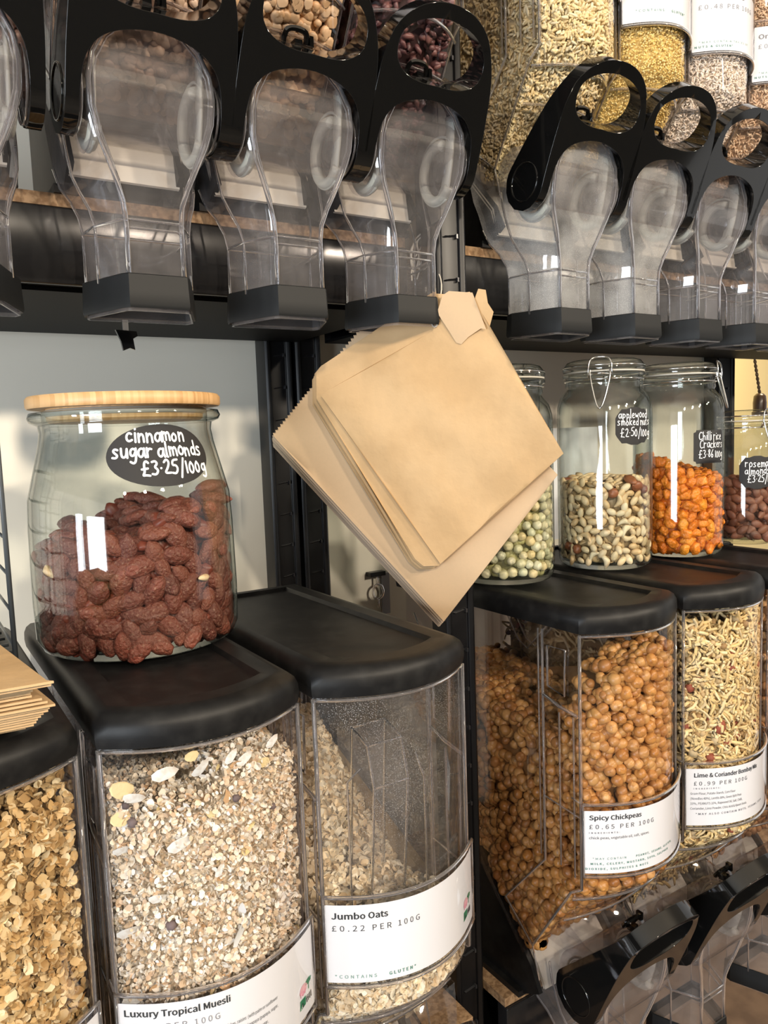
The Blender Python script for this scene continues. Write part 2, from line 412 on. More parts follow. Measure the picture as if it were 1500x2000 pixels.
# hand-drawn stroke letters (x-height .6)
HW = {
'a': [[(.42,.5),(.25,.6),(.08,.45),(.05,.2),(.18,.03),(.33,.1),(.43,.45)],[(.44,.58),(.43,.25),(.5,.02)]],
'b': [[(.08,1),(.07,.02)],[(.08,.4),(.25,.58),(.42,.4),(.35,.1),(.08,.05)]],
'c': [[(.4,.5),(.25,.6),(.08,.42),(.08,.15),(.22,.02),(.42,.12)]],
'C': [[(.5,.85),(.3,.98),(.08,.7),(.06,.3),(.22,.02),(.5,.15)]],
'd': [[(.42,.45),(.25,.6),(.07,.4),(.08,.12),(.25,.02),(.42,.2)],[(.45,1.02),(.43,.02)]],
'e': [[(.08,.3),(.4,.36),(.33,.58),(.15,.55),(.06,.28),(.2,.03),(.42,.12)]],
'g': [[(.42,.45),(.25,.6),(.07,.4),(.12,.12),(.3,.12),(.42,.4)],[(.44,.58),(.43,-.15),(.28,-.38),(.08,-.25)]],
'h': [[(.08,1),(.08,.02)],[(.08,.35),(.25,.58),(.4,.45),(.41,.02)]],
'i': [[(.1,.58),(.1,.02)],[(.11,.82),(.12,.84)]],
'k': [[(.08,1),(.08,.02)],[(.42,.58),(.1,.28),(.45,.02)]],
'l': [[(.1,1.02),(.1,.05),(.17,.02)]],
'm': [[(.06,.6),(.07,.02)],[(.07,.4),(.2,.6),(.3,.45),(.3,.05)],[(.3,.42),(.43,.6),(.55,.45),(.57,.02)]],
'n': [[(.07,.6),(.08,.02)],[(.08,.35),(.24,.6),(.4,.48),(.42,.02)]],
'o': [[(.25,.6),(.07,.42),(.08,.15),(.25,.02),(.42,.18),(.42,.45),(.25,.6)]],
'p': [[(.08,.6),(.07,-.38)],[(.08,.42),(.25,.6),(.42,.42),(.35,.12),(.08,.08)]],
'r': [[(.08,.6),(.09,.02)],[(.09,.35),(.22,.57),(.38,.52)]],
's': [[(.38,.55),(.2,.62),(.08,.48),(.22,.33),(.38,.2),(.28,.03),(.05,.06)]],
't': [[(.2,.95),(.18,.1),(.32,.03)],[(.04,.62),(.36,.66)]],
'u': [[(.06,.6),(.08,.12),(.22,.02),(.38,.15),(.42,.58)],[(.42,.58),(.44,.02)]],
'w': [[(.04,.6),(.15,.04),(.28,.5),(.42,.04),(.55,.6)]],
'y': [[(.06,.6),(.1,.25),(.3,.2),(.42,.5)],[(.43,.6),(.4,-.2),(.15,-.38)]],
'£': [[(.5,.85),(.36,1.0),(.22,.82),(.26,.3),(.12,.04),(.3,.08),(.55,.03)],[(.08,.45),(.45,.5)]],
'0': [[(.25,.8),(.08,.55),(.08,.2),(.24,.02),(.4,.2),(.42,.55),(.25,.8)]],
'1': [[(.12,.82),(.12,.02)]],
'2': [[(.08,.75),(.25,.95),(.42,.75),(.3,.4),(.06,.05),(.48,.06)]],
'3': [[(.08,.88),(.3,.95),(.42,.75),(.2,.55),(.45,.35),(.3,.05),(.05,.1)]],
'5': [[(.48,.95),(.15,.93),(.1,.58),(.35,.6),(.46,.35),(.3,.04),(.06,.1)]],
'6': [[(.4,.95),(.15,.6),(.07,.25),(.22,.02),(.42,.2),(.35,.45),(.1,.32)]],
'8': [[(.3,.5),(.1,.72),(.28,.95),(.42,.75),(.1,.3),(.25,.02),(.43,.22),(.3,.5)]],
'.': [[(.1,.4),(.11,.41)]], '/': [[(.4,1.0),(.1,-.2)]], ' ': [],
}
HWW = {'m': .66, 'w': .64, 'i': .2, 'l': .24, '1': .24, '.': .22, ' ': .22, '£': .62, 'C': .56, '/': .46}
def hand(s, size, pen, seed=0):
    """ribbons of a round pen, in 2D; returns list of polylines"""
    rr = random.Random(seed); x = 0; out = []
    for ch in s:
        dy = rr.uniform(-.05,.05); k = rr.uniform(.92,1.08)
        for st in HW[ch]:
            pts = smoothpoly(st, 2, False) if len(st) > 2 else st
            out.append([((x+px*k)*size, (py*k+dy)*size) for px, py in pts])
        x += HWW.get(ch, .52)+rr.uniform(0,.05)
    return out, x*size
def ribbon(poly, r):
    """flat round-ended stroke"""
    V = []; F = []
    for i in range(len(poly)-1):
        (x0,y0),(x1,y1) = poly[i], poly[i+1]; d = math.hypot(x1-x0, y1-y0) or 1e-9
        nx, ny = -(y1-y0)/d*r, (x1-x0)/d*r; n = len(V)
        V += [(x0+nx,y0+ny),(x0-nx,y0-ny),(x1-nx,y1-ny),(x1+nx,y1+ny)]; F.append((n,n+1,n+2,n+3))
    for (x0,y0) in poly:
        n = len(V); V += [(x0+r*math.cos(q*PI/4), y0+r*math.sin(q*PI/4)) for q in range(8)]; F.append(tuple(range(n,n+8)))
    return V, F

# ------------------------------------------------------------------ dispenser
def plan(z):
    """inside of the hopper at local height z: front y, bulge, back y"""
    if z >= .205: yf, bl = -.01, 1.
    else:
        t = max(0, (z-.09)/.115); yf = .071+(-.01-.071)*t; bl = max(0, (t-.35)/.65)
    yb = min(.33, .09+(z-.069)/1.05)
    return yf, bl, max(yb, yf+.012)
BUL = .034
def front_curve(W, y0, bulge, n=14):
    h = W/2
    return [(-h+W*i/n, y0-bulge*(1-(2*i/n-1)**2)) for i in range(n+1)]

def handle_mesh():
    out = [(-.0715,-.033),(-.0715,.03),(-.070,.065),(-.067,.095),(-.055,.125),(-.030,.143),(0,.148),(.030,.143),(.055,.125),(.067,.095),(.070,.065),(.0715,.03),(.0715,-.033),
           (.0600,-.033),(.0600,.022),(.0535,.044),(.036,.058),(0,.065),(-.036,.058),(-.0535,.044),(-.0600,.022),(-.0600,-.033)]
    # densify keeping corners at leg ends
    def dens(P):
        Q = []
        n = len(P)
        for i in range(n):
            a = P[i]; b_ = P[(i+1) % n]; d = math.hypot(a[0]-b_[0], a[1]-b_[1]); k = max(1, int(d/.006))
            for j in range(k): Q.append((a[0]+(b_[0]-a[0])*j/k, a[1]+(b_[1]-a[1])*j/k))
        return Q
    A = smoothpoly(out[0:13], 2, False); B = smoothpoly(out[13:], 2, False)
    outer = dens(A+B)
    hole = []
    for i in range(44):
        q = 2*PI*i/44; c, s_ = math.cos(q), math.sin(q)
        rx, ry = .0525, .0285
        hole.append((rx*math.copysign(abs(c)**.85, c), .105+ry*math.copysign(abs(s_)**.85, s_)-.004*abs(c)))
    hole = hole[::-1]
    def mp(u, v, sd):
        if v < 0: d = math.sqrt(max(.033**2-v*v, 1e-8))
        else: d = .033-(.033-.0095)*min(1, v/.115)
        wv = -sd*d
        if v > .06 and abs(u) < .058: wv += 0
        y = .01-.569*v+.822*wv; z = .055+.822*v+.569*wv
        return (u, y, z)
    return plate(outer[::-1], [hole], mp, .009)

def nozzle_rings(scale=1.):
    sec = [(-.0955,.0265,0,.043,.035,.047,.068),(-.045,.0265,0,.043,.035,.047,.068),(-.03,.028,-.001,.046,.038,.049,.070),(-.015,.033,-.004,.052,.044,.054,.076),
           (0,.0395,-.008,.056,.051,.060,.088),(.02,.048,-.012,.0575,.058,.063,.098),(.04,.0540,-.017,.058,.064,.064,.105),(.06,.0548,-.021,.058,.067,.064,.115),
           (.078,.0515,-.024,.058,.07,.064,.12),(.095,.042,-.025,.057,.07,.064,.125),(.106,.029,-.026,.056,.07,.062,.127),(.113,.013,-.026,.054,.07,.06,.128)]
    rings = []
    for z, wf, yf, ws, ys, wb, yb in sec:
        rings.append([(-wb,yb,z),(-ws,ys,z),(-wf-.001,yf+.005,z),(-wf+.004,yf,z),(wf-.004,yf,z),(wf+.001,yf+.005,z),(ws,ys,z),(wb,yb,z)])
    return rings, sec

MESH = {}
def build_shared(W):
    """meshes for one hopper width"""
    h = W/2; D = {}
    # --- hopper shell: side walls, back, sloping floor
    side = [(-.01,.505),(-.01,.205),(.005,.193),(.071,.09),(.078,.07),(.09,.069),(.33,.32),(.33,.505)]
    g = G()
    for s_ in (-1, 1): g.prism(side, s_*h, s_*(h-.0025), 'x')
    g.box(-h,h,.3275,.33,.32,.505)
    g.add([(-h,.09,.069),(h,.09,.069),(h,.33,.32),(-h,.33,.32)], [(0,1,2,3)])
    D['hopper'] = new_mesh('hopper', g.V, g.F)
    # --- curved front cover
    g = G(); n = 16
    lv = [(.505,-.01,1),(.205,-.01,1),(.185,.005,.85),(.165,.018,.6),(.14,.032,.25),(.12,.02,.1)]
    rings = []
    for z, y0, bl in lv: rings.append([(x, y, z) for x, y in front_curve(W, y0, BUL*bl, n)])
    g.loft(rings, closed=False)
    D['cover'] = new_mesh('front_cover', g.V, g.F, angle=40)
    # --- throat from the hopper to the valve
    g = G(); rings = []
    for z, ww, y0, y1, bl in [(.15,h*.97,.012,.12,.3),(.128,h*.85,-.004,.12,.5),(.112,.058,-.016,.12,.35),(.09,.057,-.02,.12,.3)]:
        rings.append([(-ww,y1,z)]+[(x,y,z) for x, y in front_curve(2*ww, y0, BUL*bl, 8)]+[(ww,y1,z)])
    g.loft(rings, closed=False)
    D['throat'] = new_mesh('throat', g.V, g.F, angle=50)
    # --- edge beads of the hopper (polished rims)
    g = G(); r = .0016
    for s_ in (-1, 1):
        x = s_*h
        g.tube([(x,-.012,.502),(x,-.012,.205)], r+.0004, 6)                       # front corner
        g.tube([(x,.046,.498),(x,.046,.215),(x,.12,.130),(x,.071,.090),(x,.005,.193),(x,-.012,.205)], r, 6)
        g.tube([(x+s_*.001,.052,.498),(x+s_*.001,.052,.22)], r*.7, 5)
        g.tube([(x,.046,.42),(x,.020,.412),(x,-.008,.408)], r*1.2, 6)
        g.tube([(x,.038,.480),(x,.038,.432),(x,.012,.426),(x,.010,.480)], r*.8, 5, closed=True)
        g.tube([(x,.046,.295),(x,-.01,.290)], r*.7, 5)
        g.tube([(x,.020,.405),(x,.020,.22)], r*.8, 5)
        g.tube([(x,-.002,.405),(x,-.002,.215)], r*.8, 5)
        g.tube([(x,.071,.09),(x,.066,.070),(x,.060,.05)], r*.8, 5)
        g.tube([(x,.20,.45),(x,.25,.40),(x,.27,.41),(x,.31,.47)], r*.8, 5)
        g.tube([(x,.22,.35),(x,.22,.22),(x,.20,.205),(x,.18,.215)], r*.6, 5)
    g.tube([(x,y-.001,.500) for x, y in front_curve(W,-.01,BUL,14)], r, 6)
    g.tube([(x,y,.186) for x, y in front_curve(W,.003,BUL*.85,14)], r*1.2, 6)
    g.tube([(x,y,.15) for x, y in front_curve(W*.97,.02,BUL*.4,14)], r, 6)
    D['rim'] = new_mesh('rim_bead', g.V, g.F, smooth=True)
    # --- lid: overhanging moulded cap with a sunken tray
    lv = [(.503,.000,0),(.510,.0015,0),(.520,.001,0),(.5275,-.003,.25),(.5305,-.010,.6),(.531,-.016,1)]
    g = G(); rings = []
    def outline(z, inset):
        hh = h+.001+inset
        c = front_curve(2*hh, -.012-inset*1.0, BUL+.0005, 18)
        # round the side corners
        P = [(-hh,.352+inset*.5)]+[(-hh,.25),(-hh,.12),(-hh,.05)]+c+[(hh,.05),(hh,.12),(hh,.25),(hh,.352+inset*.5)]
        return [(x,y,z) for x, y in P]
    for z, ins, _ in [(.503,0,0),(.511,.0012,0),(.5195,.0008,0),(.5255,-.0015,0),(.5295,-.006,0),(.5305,-.012,0)]:
        rings.append(outline(z, ins))
    n = len(rings[0]); g.loft(rings, cap0=False)
    # top with tray
    tray = []
    hh = h-.026
    cc = [(x, max(y,-.03)) for x, y in front_curve(2*hh, .002, BUL*.55, 18)]
    P = [(-hh,.335),(-hh,.25),(-hh,.12),(-hh,.05)]+cc+[(hh,.05),(hh,.12),(hh,.25),(hh,.335)]
    P2 = [(x*.95, y+.003) for x, y in P]
    g2 = [rings[-1], [(x,y,.5305) for x, y in P], [(x,y,.5262) for x, y in P2]]
    g.loft(g2, cap1=True)
    g.loft([rings[0], [(x*.96,y+.004,.503) for x, y, z in rings[0]]])
    D['lid'] = new_mesh('lid', g.V, g.F, angle=50)
    # --- label pocket and card
    lw = W+.004
    def pocket(z, off): return [(x, y-off, z) for x, y in front_curve(lw, -.012, BUL+.002, 20)]
    g = G(); g.loft([pocket(.226,.006), pocket(.308,.006)], closed=False)
    D['pocket'] = new_mesh('label_holder', g.V, g.F, smooth=True)
    g = G()
    for z in (.224,.309): g.tube(pocket(z,.005), .0018, 6)
    for i in (0,-1): 
        p = pocket(.224,.005)[i]; q = pocket(.309,.005)[i]; g.tube([p,q], .0014, 6)
    g.tube([(-lw/2,-.012,.309),(-lw/2,.0,.311)], .001, 5)
    D['pocketrim'] = new_mesh('holder_rim', g.V, g.F, smooth=True)
    g = G(); g.loft([pocket(.2275,.004), pocket(.3015,.004)], closed=False)
    D['card'] = new_mesh('label_card', g.V, g.F, smooth=True)
    # --- mounting bracket
    g = G()
    for s_ in (-1, 1):
        x = s_*(h-.012)
        g.prism([(.105,.0),(.26,0),(.26,.225),(.20,.178),(.085,.050),(.07,.02)], x-.003, x+.003, 'x')
        g.box(x-.011,x+.011,.10,.27,0,.008)
    g.box(-h+.015,h-.015,.13,.136,.0,.085); g.box(-h+.015,h-.015,.24,.246,.0,.19)
    D['bracket'] = new_mesh('mounting_bracket', g.V, g.F)
    # --- chute: pale sloping tray inside the valve housing
    g = G(); hx = min(h-.006,.060)
    g.add([(-hx,.150,.118),(hx,.150,.118),(hx,.085,.045),(hx*.9,.080,.012),(-hx*.9,.080,.012),(-hx,.085,.045),
           (-hx,.153,.116),(hx,.153,.116),(hx,.088,.043),(hx*.9,.083,.011),(-hx*.9,.083,.011),(-hx,.088,.043)],
          [(0,1,2,5),(5,2,3,4),(7,6,11,8),(8,11,10,9),(4,3,9,10)])
    D['chute'] = new_mesh('chute_plate', g.V, g.F)
    MESH[W] = D
V_, F_ = handle_mesh(); ME_HANDLE = new_mesh('handle', V_, F_, angle=50)
# pivot dimple ring: a shallow raised circle on each leg
ME_DIMPLE = []
for s_ in (-1, 1):
    g = G().tube([(s_*.0717, .010+.022*math.cos(q), .055+.022*math.sin(q)) for q in np.linspace(0,2*PI,28,endpoint=False)], .0009, 6, closed=True)
    ME_DIMPLE.append(new_mesh('pivot_boss', g.V, g.F, smooth=True))
rings, sec = nozzle_rings()
g = G(); g.loft(rings, closed=True, cap1=True); ME_NOZ = new_mesh('spout_housing', g.V, g.F, angle=25)
g = G()
fr = [(-s_[1]+.002, s_[2], s_[0]) for s_ in sec]; fr2 = [(s_[1]-.002, s_[2], s_[0]) for s_ in sec][::-1]
key = fr+fr2
g.tube(key, .0023, 8)
inn = [(x*.93, y-.0005, z-.004 if z > .07 else z) for x, y, z in key if z > -.03]
g.tube(inn, .0008, 6)
for s_ in (-1, 1):
    g.tube([(s_*q[3], q[4], q[0]) for q in sec if q[0] < .07], .0014, 6)
    g.tube([(s_*q[5], q[6], q[0]) for q in sec if q[0] < .03], .0012, 6)
g.tube([rings[1][i] for i in range(8)], .0014, 6, closed=True)
g.tube([(x*.9,y,-.052) for x, y, z in rings[1][2:6]]+[(x*.9,y,-.052) for x, y, z in rings[1][6:]], .0012, 6)
g.tube([(-.012,-.026,.112),(-.012,-.028,.106),(.012,-.028,.106),(.012,-.026,.112)], .0014, 6)
for s_ in (-1,1):
    g.tube([(s_*.058,.010+.030*math.cos(q), .055+.030*math.sin(q)) for q in np.linspace(0,2*PI,28,endpoint=False)], .0011, 6, closed=True)
ME_NOZRIM = new_mesh('housing_rim', g.V, g.F, smooth=True)
# inner valve drum
g = G(); 
prof = [(math.cos(q)*.043, math.sin(q)*.043) for q in np.linspace(-PI*.1, PI*1.35, 22)]
g.loft([[(s_*.050, .015+a, .055+b_) for a, b_ in prof] for s_ in (-1, 1)], closed=False)
for s_ in (-1, 1):
    rs = [[(s_*.050, .015+r_*math.cos(q), .055+r_*math.sin(q)) for q in np.linspace(0,2*PI,28,endpoint=False)] for r_ in (.043,.018)]
    g.loft(rs)
g.add([(-.05,-.025,.06),(.05,-.025,.06),(.05,.055,.035),(-.05,.055,.035)], [(0,1,2,3)])
ME_DRUM = new_mesh('valve_drum', g.V, g.F, angle=40)
# gaskets: ring + strap at each end
def gasket(s_):
    g = G(); x = s_*.046
    g.tube([(x, .016+.027*math.cos(q), .048+.029*math.sin(q)) for q in np.linspace(-2.4, 2.0, 26)], .0058, 8)
    g.tube([(x, .016+.034*math.cos(q), .050+.036*math.sin(q)) for q in np.linspace(-2.0, 2.4, 26)], .0015, 6)
    st = [(-.014,.100),(-.016,.085),(-.013,.065),(-.010,.050),(-.004,.030),(.006,.020)]
    g.loft([[(x-.0012,y,z),(x+.0012,y,z),(x+.0012,y+.013,z+.002),(x-.0012,y+.013,z+.002)] for y, z in st], cap0=True, cap1=True)
    return new_mesh('gasket', g.V, g.F, smooth=True)
ME_GASK = [gasket(-1), gasket(1)]
g = G()
for s_ in (-1,1):
    g.lathe([(0,-.004),(.011,-.004),(.013,0),(.011,.004),(0,.004)], 14)
    V_ = [(s_*.048+z, .012+x, .050+y) for x, y, z in g.V[-14*5:]]; g.V[-14*5:] = V_
ME_AXLE = new_mesh('axle_cap', g.V, g.F, smooth=True)
# rubber cap: open tapered ring
def capring(z, o, rnd=.006):
    P = [(-.047-o,.068+o),(-.032-o,-o),(.032+o,-o),(.047+o,.068+o)]
    P = [(-.046-o,.066+o),(-.049-o,.058),(-.0285-o*.7,.003),(-.0245-o*.5,-o),(.0245+o*.5,-o),(.0285+o*.7,.003),(.049+o,.058),(.046+o,.066+o)]
    return [(x,y,z) for x, y in P]
g = G()
g.loft([capring(-.094,.0005), capring(-.091,.0022), capring(-.092,.0035), capring(-.106,.0042), capring(-.118,.0048), capring(-.121,.0038), capring(-.120,.0012), capring(-.094,.0005)])
ME_CAP = new_mesh('spout_cap', g.V, g.F, angle=30)
g = G(); g.loft([capring(-.100,-.001), capring(-.1235,-.0005), capring(-.1235,.0014), capring(-.118,.0014)])
ME_CAPLIP = new_mesh('inner_lip', g.V, g.F, angle=30)
g = G()
g.tube(smoothpoly([(-.012,0,0),(-.010,-.006,.008),(.010,-.006,.008),(.012,0,0),(.010,.004,-.006),(-.010,.004,-.006)],2,True), .0028, 6, closed=True)
g.box(-.004,.004,-.008,.002,-.010,-.002); g.box(.014,.018,-.004,.004,-.004,.006)
ME_CLIP = new_mesh('valve_catch', g.V, g.F, smooth=False)

def dispenser(c, row, W, label, floury=False, dusty=False, gasket_mat='frost', dz=0):
    """row 0 = upper shelf, 1 = lower shelf"""
    if W not in MESH: build_shared(W)
    D = MESH[W]
    y0, z0 = ((0, 1.69), (-.1, .72))[row]
    e = empty('bin_dispenser', (c, y0, z0)); tag(e, label, 'dispenser')
    P = lambda nm, me, mat, par=e, **k: link(nm, me if len(me.materials) == 0 or me.materials[0] == mat else me.copy(), mat, par, **k)
    def PP(nm, me, mat, par=e):
        if len(me.materials) and me.materials[0] != mat:
            key = (me.name, mat.name)
            if key not in MESH: q = me.copy(); q.materials.clear(); MESH[key] = q
            me = MESH[key]
        return link(nm, me, mat, par)
    pl = M['plastic_dusty'] if dusty else M['plastic']
    PP('hopper', D['hopper'], M['plastic']); fc = PP('front_cover', D['cover'], pl); PP('rim_bead', D['rim'], M['edge'], fc)
    PP('throat', D['throat'], M['plastic'])
    ld = PP('lid', D['lid'], M['lid'])
    PP('mounting_bracket', D['bracket'], M['lid']); PP('chute_plate', D['chute'], M['chute'])
    nz = M['nozzle_frosty'] if floury else M['nozzle']
    sh = PP('spout_housing', ME_NOZ, nz); PP('housing_rim', ME_NOZRIM, M['edge'], sh)
    PP('valve_drum', ME_DRUM, M['nozzle'])
    for m_ in ME_GASK: PP('gasket', m_, M[gasket_mat])
    PP('axle_cap', ME_AXLE, M['steel_dark'])
    hd = PP('handle', ME_HANDLE, M['gloss']); bv = hd.modifiers.new('bevel', 'BEVEL'); bv.width = .0028; bv.segments = 3; bv.limit_method = 'ANGLE'; bv.angle_limit = .7; [PP('pivot_boss', m_, M['gloss'], hd) for m_ in ME_DIMPLE]
    cp = PP('spout_cap', ME_CAP, M['rubber']); PP('inner_lip', ME_CAPLIP, M['nozzle'], cp)
    k = PP('valve_catch', ME_CLIP, M['gloss']); k.location = (.0,-.012,.135)
    lh = PP('label_holder', D['pocket'], M['plastic']); PP('holder_rim', D['pocketrim'], M['edge'], lh)
    cd = PP('label_card', D['card'], M['card'])
    if dz:
        for o in (lh, cd): o.location.z = dz
    e['W'] = W
    return e, cd
def on_card(cd, W, V, F, mat, name='lettering'):
    """V in card coordinates: x from left edge, y from bottom edge (metres)"""
    lw = W+.004; P = []
    for x, y in V:
        X = -lw/2+x; Y = -.012-(BUL+.002)*(1-(2*X/lw)**2)-.004-.00035
        P.append((X, Y, .2275+y))
    o = link(name, new_mesh(name, P, F), mat, cd); return o
def write(cd, W, lines):
    """lines: (text, x, y, size, bold, mat, space, xscale)"""
    by = {}
    for t, x, y, sz, bold, mat, *r in lines:
        sp = r[0] if r else 1.; xs_ = r[1] if len(r) > 1 else 1.
        V, F = text2d(t, sz, bold, sp); g = by.setdefault(mat, ([], [])); n = len(g[0])
        g[0].extend([(x+a*xs_, y+b_) for a, b_ in V]); g[1].extend([tuple(i+n for i in f) for f in F])
    for mat, (V, F) in by.items(): on_card(cd, W, V, F, M[mat])
def logo(cd, W, x, y, s=1.):
    """round pink blob and green leaf tiles with the words for & fill"""
    def disc(cx, cy, rx, ry, k=18, wob=0): return [(cx+rx*math.cos(2*PI*i/k)*(1+wob*math.sin(i*2.1)), cy+ry*math.sin(2*PI*i/k)) for i in range(k)]
    a = disc(x+.006*s, y+.0165*s, .0052*s, .0045*s, wob=.08); on_card(cd, W, a, [tuple(range(18))], MATS['pale_pink'], 'logo_blob')
    b_ = disc(x+.0135*s, y+.0185*s, .0045*s, .0026*s, wob=.15); c_ = [(x+.0005*s,y),(x+.0085*s,y+.001*s),(x+.009*s,y+.0085*s),(x+.001*s,y+.009*s)]
    st = [(x+.0128*s,y+.011*s),(x+.0138*s,y+.011*s),(x+.0142*s,y+.018*s),(x+.0134*s,y+.018*s)]
    V = b_+c_+st; on_card(cd, W, V, [tuple(range(18)), (18,19,20,21), (22,23,24,25)], M['green_leaf'], 'logo_leaf')
    V, F = text2d('for', .0095*s, .01); on_card(cd, W, [(x+.001*s+a1, y+.0115*s+a2) for a1, a2 in V], F, M['pink_ink'])
    V, F = text2d('&', .0085*s, .01); on_card(cd, W, [(x+.002*s+a1, y+.001*s+a2) for a1, a2 in V], F, M['ink'])
    V, F = text2d('fill', .0105*s, .03); on_card(cd, W, [(x+.009*s+a1, y+.001*s+a2) for a1, a2 in V], F, M['ink'])
pbr('pale_pink', (.80,.45,.52), .6)

WB, WT = .165, .128
low = {}
for nm, c, lab, kw in [
    ('granola', .012, 'clear lower dispenser full of golden oat clusters, cut off at the left edge', {}),
    ('muesli', .193, 'clear lower dispenser labelled Luxury Tropical Muesli, under the almond jar', {}),
    ('oats', .374, 'nearly empty dusty clear lower dispenser labelled Jumbo Oats', dict(dusty=True, dz=.012)),
    ('chickpeas', .703, 'clear lower dispenser labelled Spicy Chickpeas, right of the front upright', {}),
    ('bombay', .884, 'clear lower dispenser labelled Lime & Coriander Bombay Mix', {}),
    ('third', 1.065, 'clear lower dispenser of small round snacks, cut off at the right edge', {}),
    ]:
    low[nm] = dispenser(c, 1, WB, lab, **kw)
top = {}
for nm, c, lab, kw in [
    ('L0', .055, 'upper clear dispenser cut off at the top left corner, its spout cap showing', {}),
    ('L1', .212, 'upper clear dispenser of pale beans above the almond jar', {}),
    ('L2', .354, 'upper clear dispenser of chickpeas, middle one of the left bay', {}),
    ('L3', .494, 'upper clear dispenser with string behind its spout, above the hanging paper bags', {}),
    ('R1', .736, 'upper clear dispenser of orzo with floury spout, first right of the front upright', dict(floury=True, dz=.055)),
    ('R2', .872, 'upper clear dispenser of yellow couscous, second right of the front upright', dict(floury=True, dz=.028)),
    ('R3', 1.009, 'upper clear dispenser labelled White Basmati', dict(dz=.025)),
    ('R4', 1.146, 'upper clear dispenser of brown rice at the top right edge', dict(dz=.015)),
    ('R5', 1.284, 'upper dispenser just past the right edge, its spout cap at the margin', {}),]:
    top[nm] = dispenser(c, 0, WT, lab, **kw)

e, cd = low['muesli']
write(cd, WB, [('Luxury Tropical Muesli', .004, .0635, .0105, .028, 'green_dark' if False else 'ink'),
    ('£0.83 PER 100G', .004, .0525, .0098, 0, 'grey_ink', 1.15),
    ('INGREDIENTS:', .004, .0465, .0032, 0, 'green_ink', 1.3),
    ('Flakes of OATS, RYE flakes, raisins  (with palm or sunflower', .050, .0425, .0058, 0, 'ink', 1, .66),
    ('oil), coconut chips, diced papaya (papaya, sugar,', .062, .0355, .0058, 0, 'ink', 1, .66),
    ('banana chips (Banana, coconut oil, sugar,', .060, .0285, .0058, 0, 'ink', 1, .66),
    ('flavouring, sugar, sunflower oil)', .066, .0215, .0058, 0, 'ink', 1, .66),
    ('*CONTAINS GLUTEN*', .004, .006, .006, .01, 'green_ink', 1.2)])
logo(cd, WB, .146, .010)
e, cd = low['oats']
write(cd, WB, [('Jumbo Oats', .005, .061, .0115, .028, 'ink'), ('£0.22 PER 100G', .005, .0495, .0105, 0, 'ink', 1.18),
    ('*CONTAINS ', .006, .0045, .0062, 0, 'green_ink', 1.2), ('GLUTEN*', .0485, .0045, .0062, .025, 'green_ink', 1.2)])
logo(cd, WB, .143, .012)
e, cd = low['chickpeas']
write(cd, WB, [('Spicy Chickpeas', .005, .0635, .0105, .025, 'ink'), ('£0.65 PER 100G', .005, .053, .0100, 0, 'ink', 1.18),
    ('INGREDIENTS:', .005, .0475, .0035, .005, 'grey_ink', 1.35), ('chick peas, vegetable oil, salt, spices.', .005, .041, .0058, 0, 'ink', 1, .95),
    ('*MAY CONTAIN ', .008, .0165, .0048, 0, 'green_ink', 1.2), ('PEANUT, SESAME, GLUTEN,', .052, .0165, .0048, .02, 'green_ink', 1.2, .95),
    ('MILK, CELERY, MUSTARD, SOYA, SULPHUR', .006, .0105, .0048, .02, 'green_ink', 1.2), ('DIOXIDE, SULPHITES & NUTS', .0015, .0045, .0048, .02, 'green_ink', 1.2)])
logo(cd, WB, .146, .012)
e, cd = low['bombay']
write(cd, WB, [('Lime & Coriander Bombay Mix', .008, .063, .0105, .025, 'ink', 1, .88), ('£0.99 PER 100G', .008, .0525, .0098, 0, 'ink', 1.16),
    ('INGREDIENTS:', .008, .0475, .0035, .005, 'grey_ink', 1.35), ('Gram Flour, Potato Starch, Corn Flour', .005, .0405, .0058, 0, 'ink', 1, .74),
    ('(Noodles 40%), Lentils 30%, Green Split Peas', .005, .034, .0058, 0, 'ink', 1, .74), ('10%, PEANUTS 10%, Rapeseed Oil, Salt, Chilli,', .005, .0275, .0058, 0, 'ink', 1, .74),
    ('Coriander, Lime Powder, Citric Acid & Ajwain Seeds.', .005, .021, .0058, 0, 'ink', 1, .74), ('*MAY ALSO CONTAIN NUTS, SESAME, SOYA', .010, .014, .0050, .01, 'grey_ink', 1.2)])
e, cd = top['R2']
write(cd, WT, [('*CONTAINS ', .012, .012, .0058, 0, 'green_ink', 1.2), ('GLUTEN*', .052, .012, .0058, .02, 'green_ink', 1.2)])
e, cd = top['R3']
write(cd, WT, [('White Basmati', .006, .0655, .0125, .022, 'grey_ink'), ('£0.48 PER 100G', .006, .0525, .0112, 0, 'grey_ink', 1.15),
    ('*MAY CONTAIN TRACES OF', .007, .010, .0052, 0, 'green_ink', 1.2), ('NUTS & GLUTEN*', .003, .0045, .0052, .02, 'green_ink', 1.2)])
e, cd = top['R4']
write(cd, WT, [('Organic Brown', .006, .0575, .0125, .022, 'grey_ink'), ('£0.67 PER 100G', .006, .0445, .0112, 0, 'grey_ink', 1.15),
    ('*MAY CONTAIN TRACES OF', .007, .010, .0052, 0, 'green_ink', 1.2), ('NUTS & SOYA*', .003, .0045, .0052, .02, 'green_ink', 1.2)])

